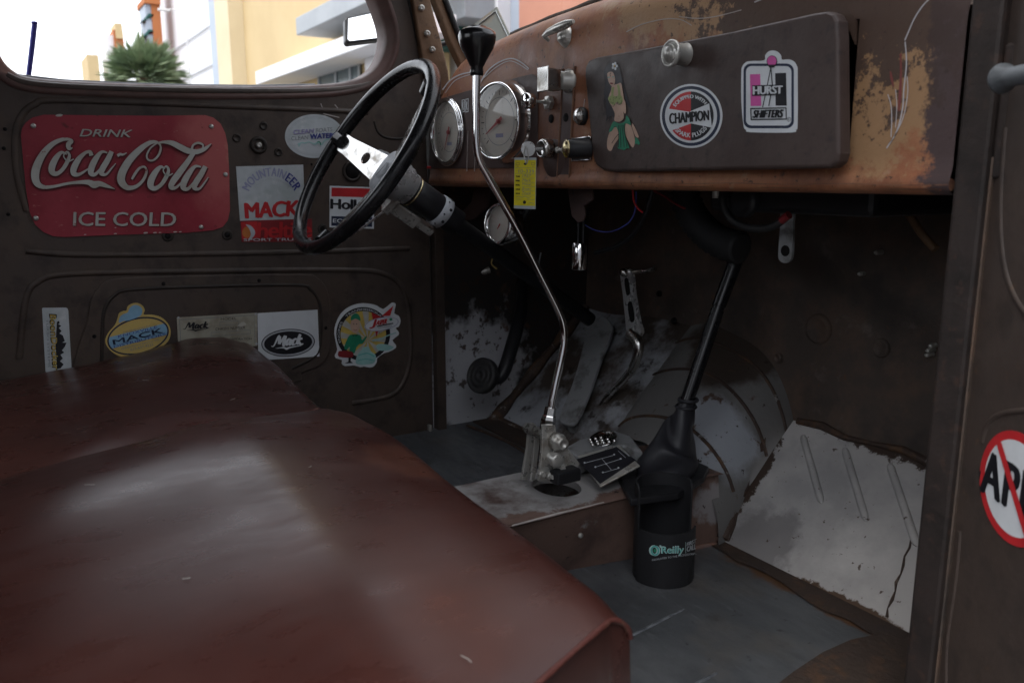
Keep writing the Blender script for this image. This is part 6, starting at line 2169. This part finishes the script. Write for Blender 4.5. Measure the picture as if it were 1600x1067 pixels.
M['frond'] = mat('palm_frond', (0.18, 0.25, 0.15), 0.6, layers=[dict(col=(0.27, 0.33, 0.2), scale=2.5, lo=0.4, hi=0.65)])
M['trunk'] = mat('palm_trunk', (0.16, 0.11, 0.07), 0.9, bump=(15, 0.6))
GROUND = -0.62


def slab(mb, pts, depth, n):
    mb.prism(pts, n, depth)


def xz(px0, px1, y):
    return on_axis(px0, 60, 1, y).x, on_axis(px1, 60, 1, y).x


YB = 8.0
b = thing('ochre_building', 'ochre rendered building with white canopies seen through the driver window', 'building')
x0, x1 = on_axis(382, 60, 1, YB).x, on_axis(650, 60, 1, YB).x
mb = MB('ochre')
mb.box(x0, x1, YB, YB + 0.8, GROUND, 14)
mb.obj('wall', b)
mb = MB('cream_wall')
mb.box(on_axis(360, 60, 1, YB).x, x0 - 0.003, YB - 0.5, YB + 6, GROUND, 14)
mb.obj('corner_pilaster', b)


def beam(pxs, ys, x_end, m, name, depth=1.6, y=7.0, face_only=False):
    """horizontal canopy running along the facade: its left end is measured, it goes on to x_end"""
    (xa, ya), (xb, yb) = pxs, ys
    top = on_axis(xa, ya, 1, y)
    bot = on_axis(xb, yb, 1, y)
    mb = MB(m)
    mb.box(min(top.x, bot.x), x_end, y, YB - 0.002, bot.z, top.z)
    return mb.obj(name, b, bevel=0.02)


beam((400, 112), (400, 133), on_axis(640, 20, 1, 7.0).x, 'white_wall', 'canopy')
beam((463, 28), (463, 56), on_axis(640, 10, 1, 7.0).x, 'grey_metal', 'canopy')
mb = MB('shop_glass')
c0, c1 = on_axis(498, 100, 1, YB - 0.05), on_axis(562, 100, 1, YB - 0.05)
mb.box(c0.x, c1.x, YB - 0.05, YB - 0.003, GROUND, on_axis(520, 80, 1, YB).z)
mb.use('grey_metal')
for f in (0.0, 0.45, 0.8, 1.0):
    x = c0.x + (c1.x - c0.x) * f
    mb.box(x - 0.05, x + 0.05, YB - 0.09, YB - 0.052, GROUND, on_axis(520, 80, 1, YB).z)
mb.obj('window', b)
mb = MB('white_wall')
c0, c1 = on_axis(570, 100, 1, YB - 0.3), on_axis(640, 100, 1, YB - 0.3)
mb.box(c0.x, c1.x, YB - 0.3, YB - 0.003, GROUND, on_axis(590, 68, 1, YB).z)
mb.obj('white_panel', b)

b2 = thing('white_building', 'white building with a blue grey corner strip left of the ochre one', 'building')
mb = MB('white_wall')
xa, xb = on_axis(252, 60, 1, YB + 1).x, on_axis(336, 60, 1, YB).x
mb.box(xa, xb, YB + 0.6, YB + 8, GROUND, 16)
mb.obj('wall', b2)
mb = MB('blue_grey')
mb.box(on_axis(333, 60, 1, YB).x, on_axis(360, 60, 1, YB).x - 0.01, YB - 0.1, YB + 6, GROUND, 16)
mb.obj('corner_strip', b2)
mb = MB('silver')
for zf in (60, 118):
    z = on_axis(300, zf, 1, YB + 0.55).z
    mb.box(xa, xb - 0.05, YB + 0.52, YB + 0.56, z - 0.03, z + 0.03)
mb.obj('railing', b2)

b3 = thing('white_shopfront', 'white and grey shopfront seen through the windscreen', 'building')
Y3 = 9.0
mb = MB('white_wall')
x0, x1 = on_axis(660, 60, 1, Y3).x, on_axis(778, 60, 1, Y3).x
mb.box(x0, x1, Y3, Y3 + 5, GROUND, 14)
mb.obj('wall', b3)
mb = MB('blue_grey')
mb.box(x1 + 0.003, on_axis(811, 60, 1, Y3).x, Y3 + 0.3, Y3 + 5, GROUND, 14)
mb.obj('side_wall', b3)
mb = MB('grey_metal')
p0, p1 = on_axis(668, 3, 1, 8.3), on_axis(726, 27, 1, 8.3)
mb.box(p0.x, p1.x, 8.3, Y3 - 0.003, p1.z, p0.z)
mb.obj('canopy', b3, bevel=0.02)
mb = MB('dark_green')
p0, p1 = on_axis(676, 46, 1, 8.4), on_axis(700, 74, 1, 8.4)
mb.box(p0.x, p1.x, 8.4, Y3 - 0.004, p1.z, p0.z)
mb.obj('awning', b3, bevel=0.02)
b4 = thing('salmon_building', 'salmon pink rendered wall behind the windscreen', 'building')
mb = MB('salmon')
mb.box(on_axis(811, 60, 1, Y3 - 0.4).x, -3.0, Y3 - 0.4, Y3 + 6, GROUND, 16)
mb.obj('wall', b4)
mb = MB('white_wall')
mb.box(-9.0, -8.2, Y3 - 0.47, Y3 - 0.403, 5.5, 6.6)
mb.obj('window', b4)

XT = -46.0
tw = thing('orange_tower', 'tall burnt orange tower with green and red awnings on its grey side', 'tower')
P = PX(XT)
mb = MB('orange_wall')
ya, yb = P(240, 60).y, P(254, 60).y
mb.box(XT - 2, XT, ya, yb, GROUND, P(240, -60).z)
mb.box(XT - 2.2, XT + 0.2, P(224, 0).y, yb, P(224, 6).z, P(224, -3).z)
mb.obj('shaft', tw)
mb = MB('blue_grey')
mb.box(XT - 2, XT - 0.1, P(231, 60).y, ya - 0.003, GROUND, P(231, 6).z)
mb.obj('side_strip', tw)
for y in (20, 45):
    mb = MB('dark_green')
    a_, c_, e_ = P(234, y), P(222, y + 12), P(239, y + 5)
    mb.prism([P(233, y + 1), P(240, y + 3), P(239, y + 7), P(222, y + 13)], (1, 0, 0), 1.2)
    mb.use('maroon').prism([P(232, y + 6), P(239, y + 4), P(239, y + 8), P(231, y + 9)], (1, 0, 0), 1.25)
    mb.obj('awning', tw)
t2 = thing('orange_tower', 'slim short orange tower rising behind the palm', 'tower')
mb = MB('orange_wall')
mb.box(XT - 2, XT, P(178, 60).y, P(193, 60).y, GROUND, P(180, 47).z)
mb.use('white_wall').box(XT - 2.4, XT - 0.2, P(166, 60).y, P(178, 60).y - 0.003, GROUND, P(170, 54).z)
mb.use('ochre').box(XT - 1.6, XT + 0.1, P(181, 60).y, P(192, 60).y, P(180, 47).z - 0.4, P(180, 47).z + 0.3)
mb.obj('shaft', t2)
t3 = thing('ochre_block', 'small ochre block low on the skyline left of the palm', 'building')
mb = MB('ochre')
mb.box(XT - 3, XT, P(137, 100).y, P(155, 100).y, GROUND, P(145, 86).z)
mb.obj('wall', t3)
# palm: a spiky crown on a short trunk
XPALM = -20.0
P = PX(XPALM)
c = P(227, 124)
pa = thing('palm_tree', 'bushy green palm crown showing above the driver door sill', 'palm tree')
mb = MB('trunk')
mb.tube([(c.x, c.y, GROUND), (c.x + 0.05, c.y, c.z * 0.5), (c.x, c.y, c.z)], [0.26, 0.2, 0.18], 10)
mb.obj('trunk', pa)
mb = MB('frond')
rnd = random.Random(11)
R0 = 1.0
for i in range(330):
    th, ph = rnd.uniform(0, 2 * math.pi), math.asin(rnd.uniform(-0.35, 1.0))
    d = Vector((math.cos(th) * math.cos(ph), math.sin(th) * math.cos(ph), math.sin(ph)))
    L = R0 * rnd.uniform(0.75, 1.08)
    side = d.cross(Vector((0, 0, 1))).normalized() if abs(d.z) < 0.95 else Vector((1, 0, 0))
    mid = c + d * L * 0.6 + Vector((0, 0, -0.02))
    tip = c + d * L + Vector((0, 0, -0.12 * L))
    for s in range(9):
        a = (s - 4) / 4 * 0.55
        e = (d * math.cos(a) + side * math.sin(a)).normalized()
        b0 = c + d * L * 0.45
        t_ = b0 + e * L * 0.55 * (1 - 0.25 * abs(a)) + Vector((0, 0, -0.10 * L * rnd.random()))
        w_ = e.cross(d + Vector((0, 0, 0.5))).normalized() * 0.022
        m_ = b0.lerp(t_, 0.5)
        mb.add([b0, m_ - w_, t_, m_ + w_], [(0, 1, 2, 3)])
    mb.add([c, c + d * L * 0.45 - side * 0.012, c + d * L * 0.47, c + d * L * 0.45 + side * 0.012], [(0, 1, 2, 3)])
mb.obj('crown', pa)
for i, (x0_, y0_, x1_, y1_, lab) in enumerate(((282, 40, 256, 15, 'pale street lamp with a long curved arm right of the tall tower'), (145, 66, 155, 47, 'faint distant street lamp left of the palm'))):
    Q = PX(-34.0 - 20 * i)
    lp = thing('street_lamp', lab, 'street lamp', 'street lamps')
    mb = MB('white_wall')
    f = Q(x0_ + (8 if i == 0 else -1), 30)
    mb.tube([(f.x, f.y, GROUND), (f.x, f.y, Q(x0_, y1_ + 14).z), tuple(Q(x0_, y1_ + 3)), tuple(Q((x0_ + x1_) / 2, y1_)), tuple(Q(x1_, y1_ + 1))], [0.035, 0.03, 0.025, 0.02, 0.02], 8)
    mb.obj('pole', lp)
    mb = MB('white_wall')
    e_ = Q(x1_, y1_ + 1)
    mb.obox(e_, (0.08, 0, 0), (0, 0.2, 0), (0, 0, 0.04))
    mb.obj('lamp_head', lp, bevel=0.02)

# unseen grey block, added behind the camera to shade the passenger side
M['sky_blocker_grey'] = mat('sky_blocker_grey', (0.30, 0.31, 0.33), 0.85, layers=[dict(col=(0.25, 0.26, 0.28), scale=0.5, lo=0.4, hi=0.7)])
b5 = thing('sky_blocker', 'unseen grey block added to keep open sky off the passenger side', 'building')
mb = MB('sky_blocker_grey')
mb.box(5.0, 9.0, -22, 22, GROUND, 3.5)
mb.obj('wall', b5)
mb = MB('blue_grey')
mb.box(4.9, 9.1, -22.1, 22.1, 3.503, 3.7)
mb.obj('blocker_cap', b5)
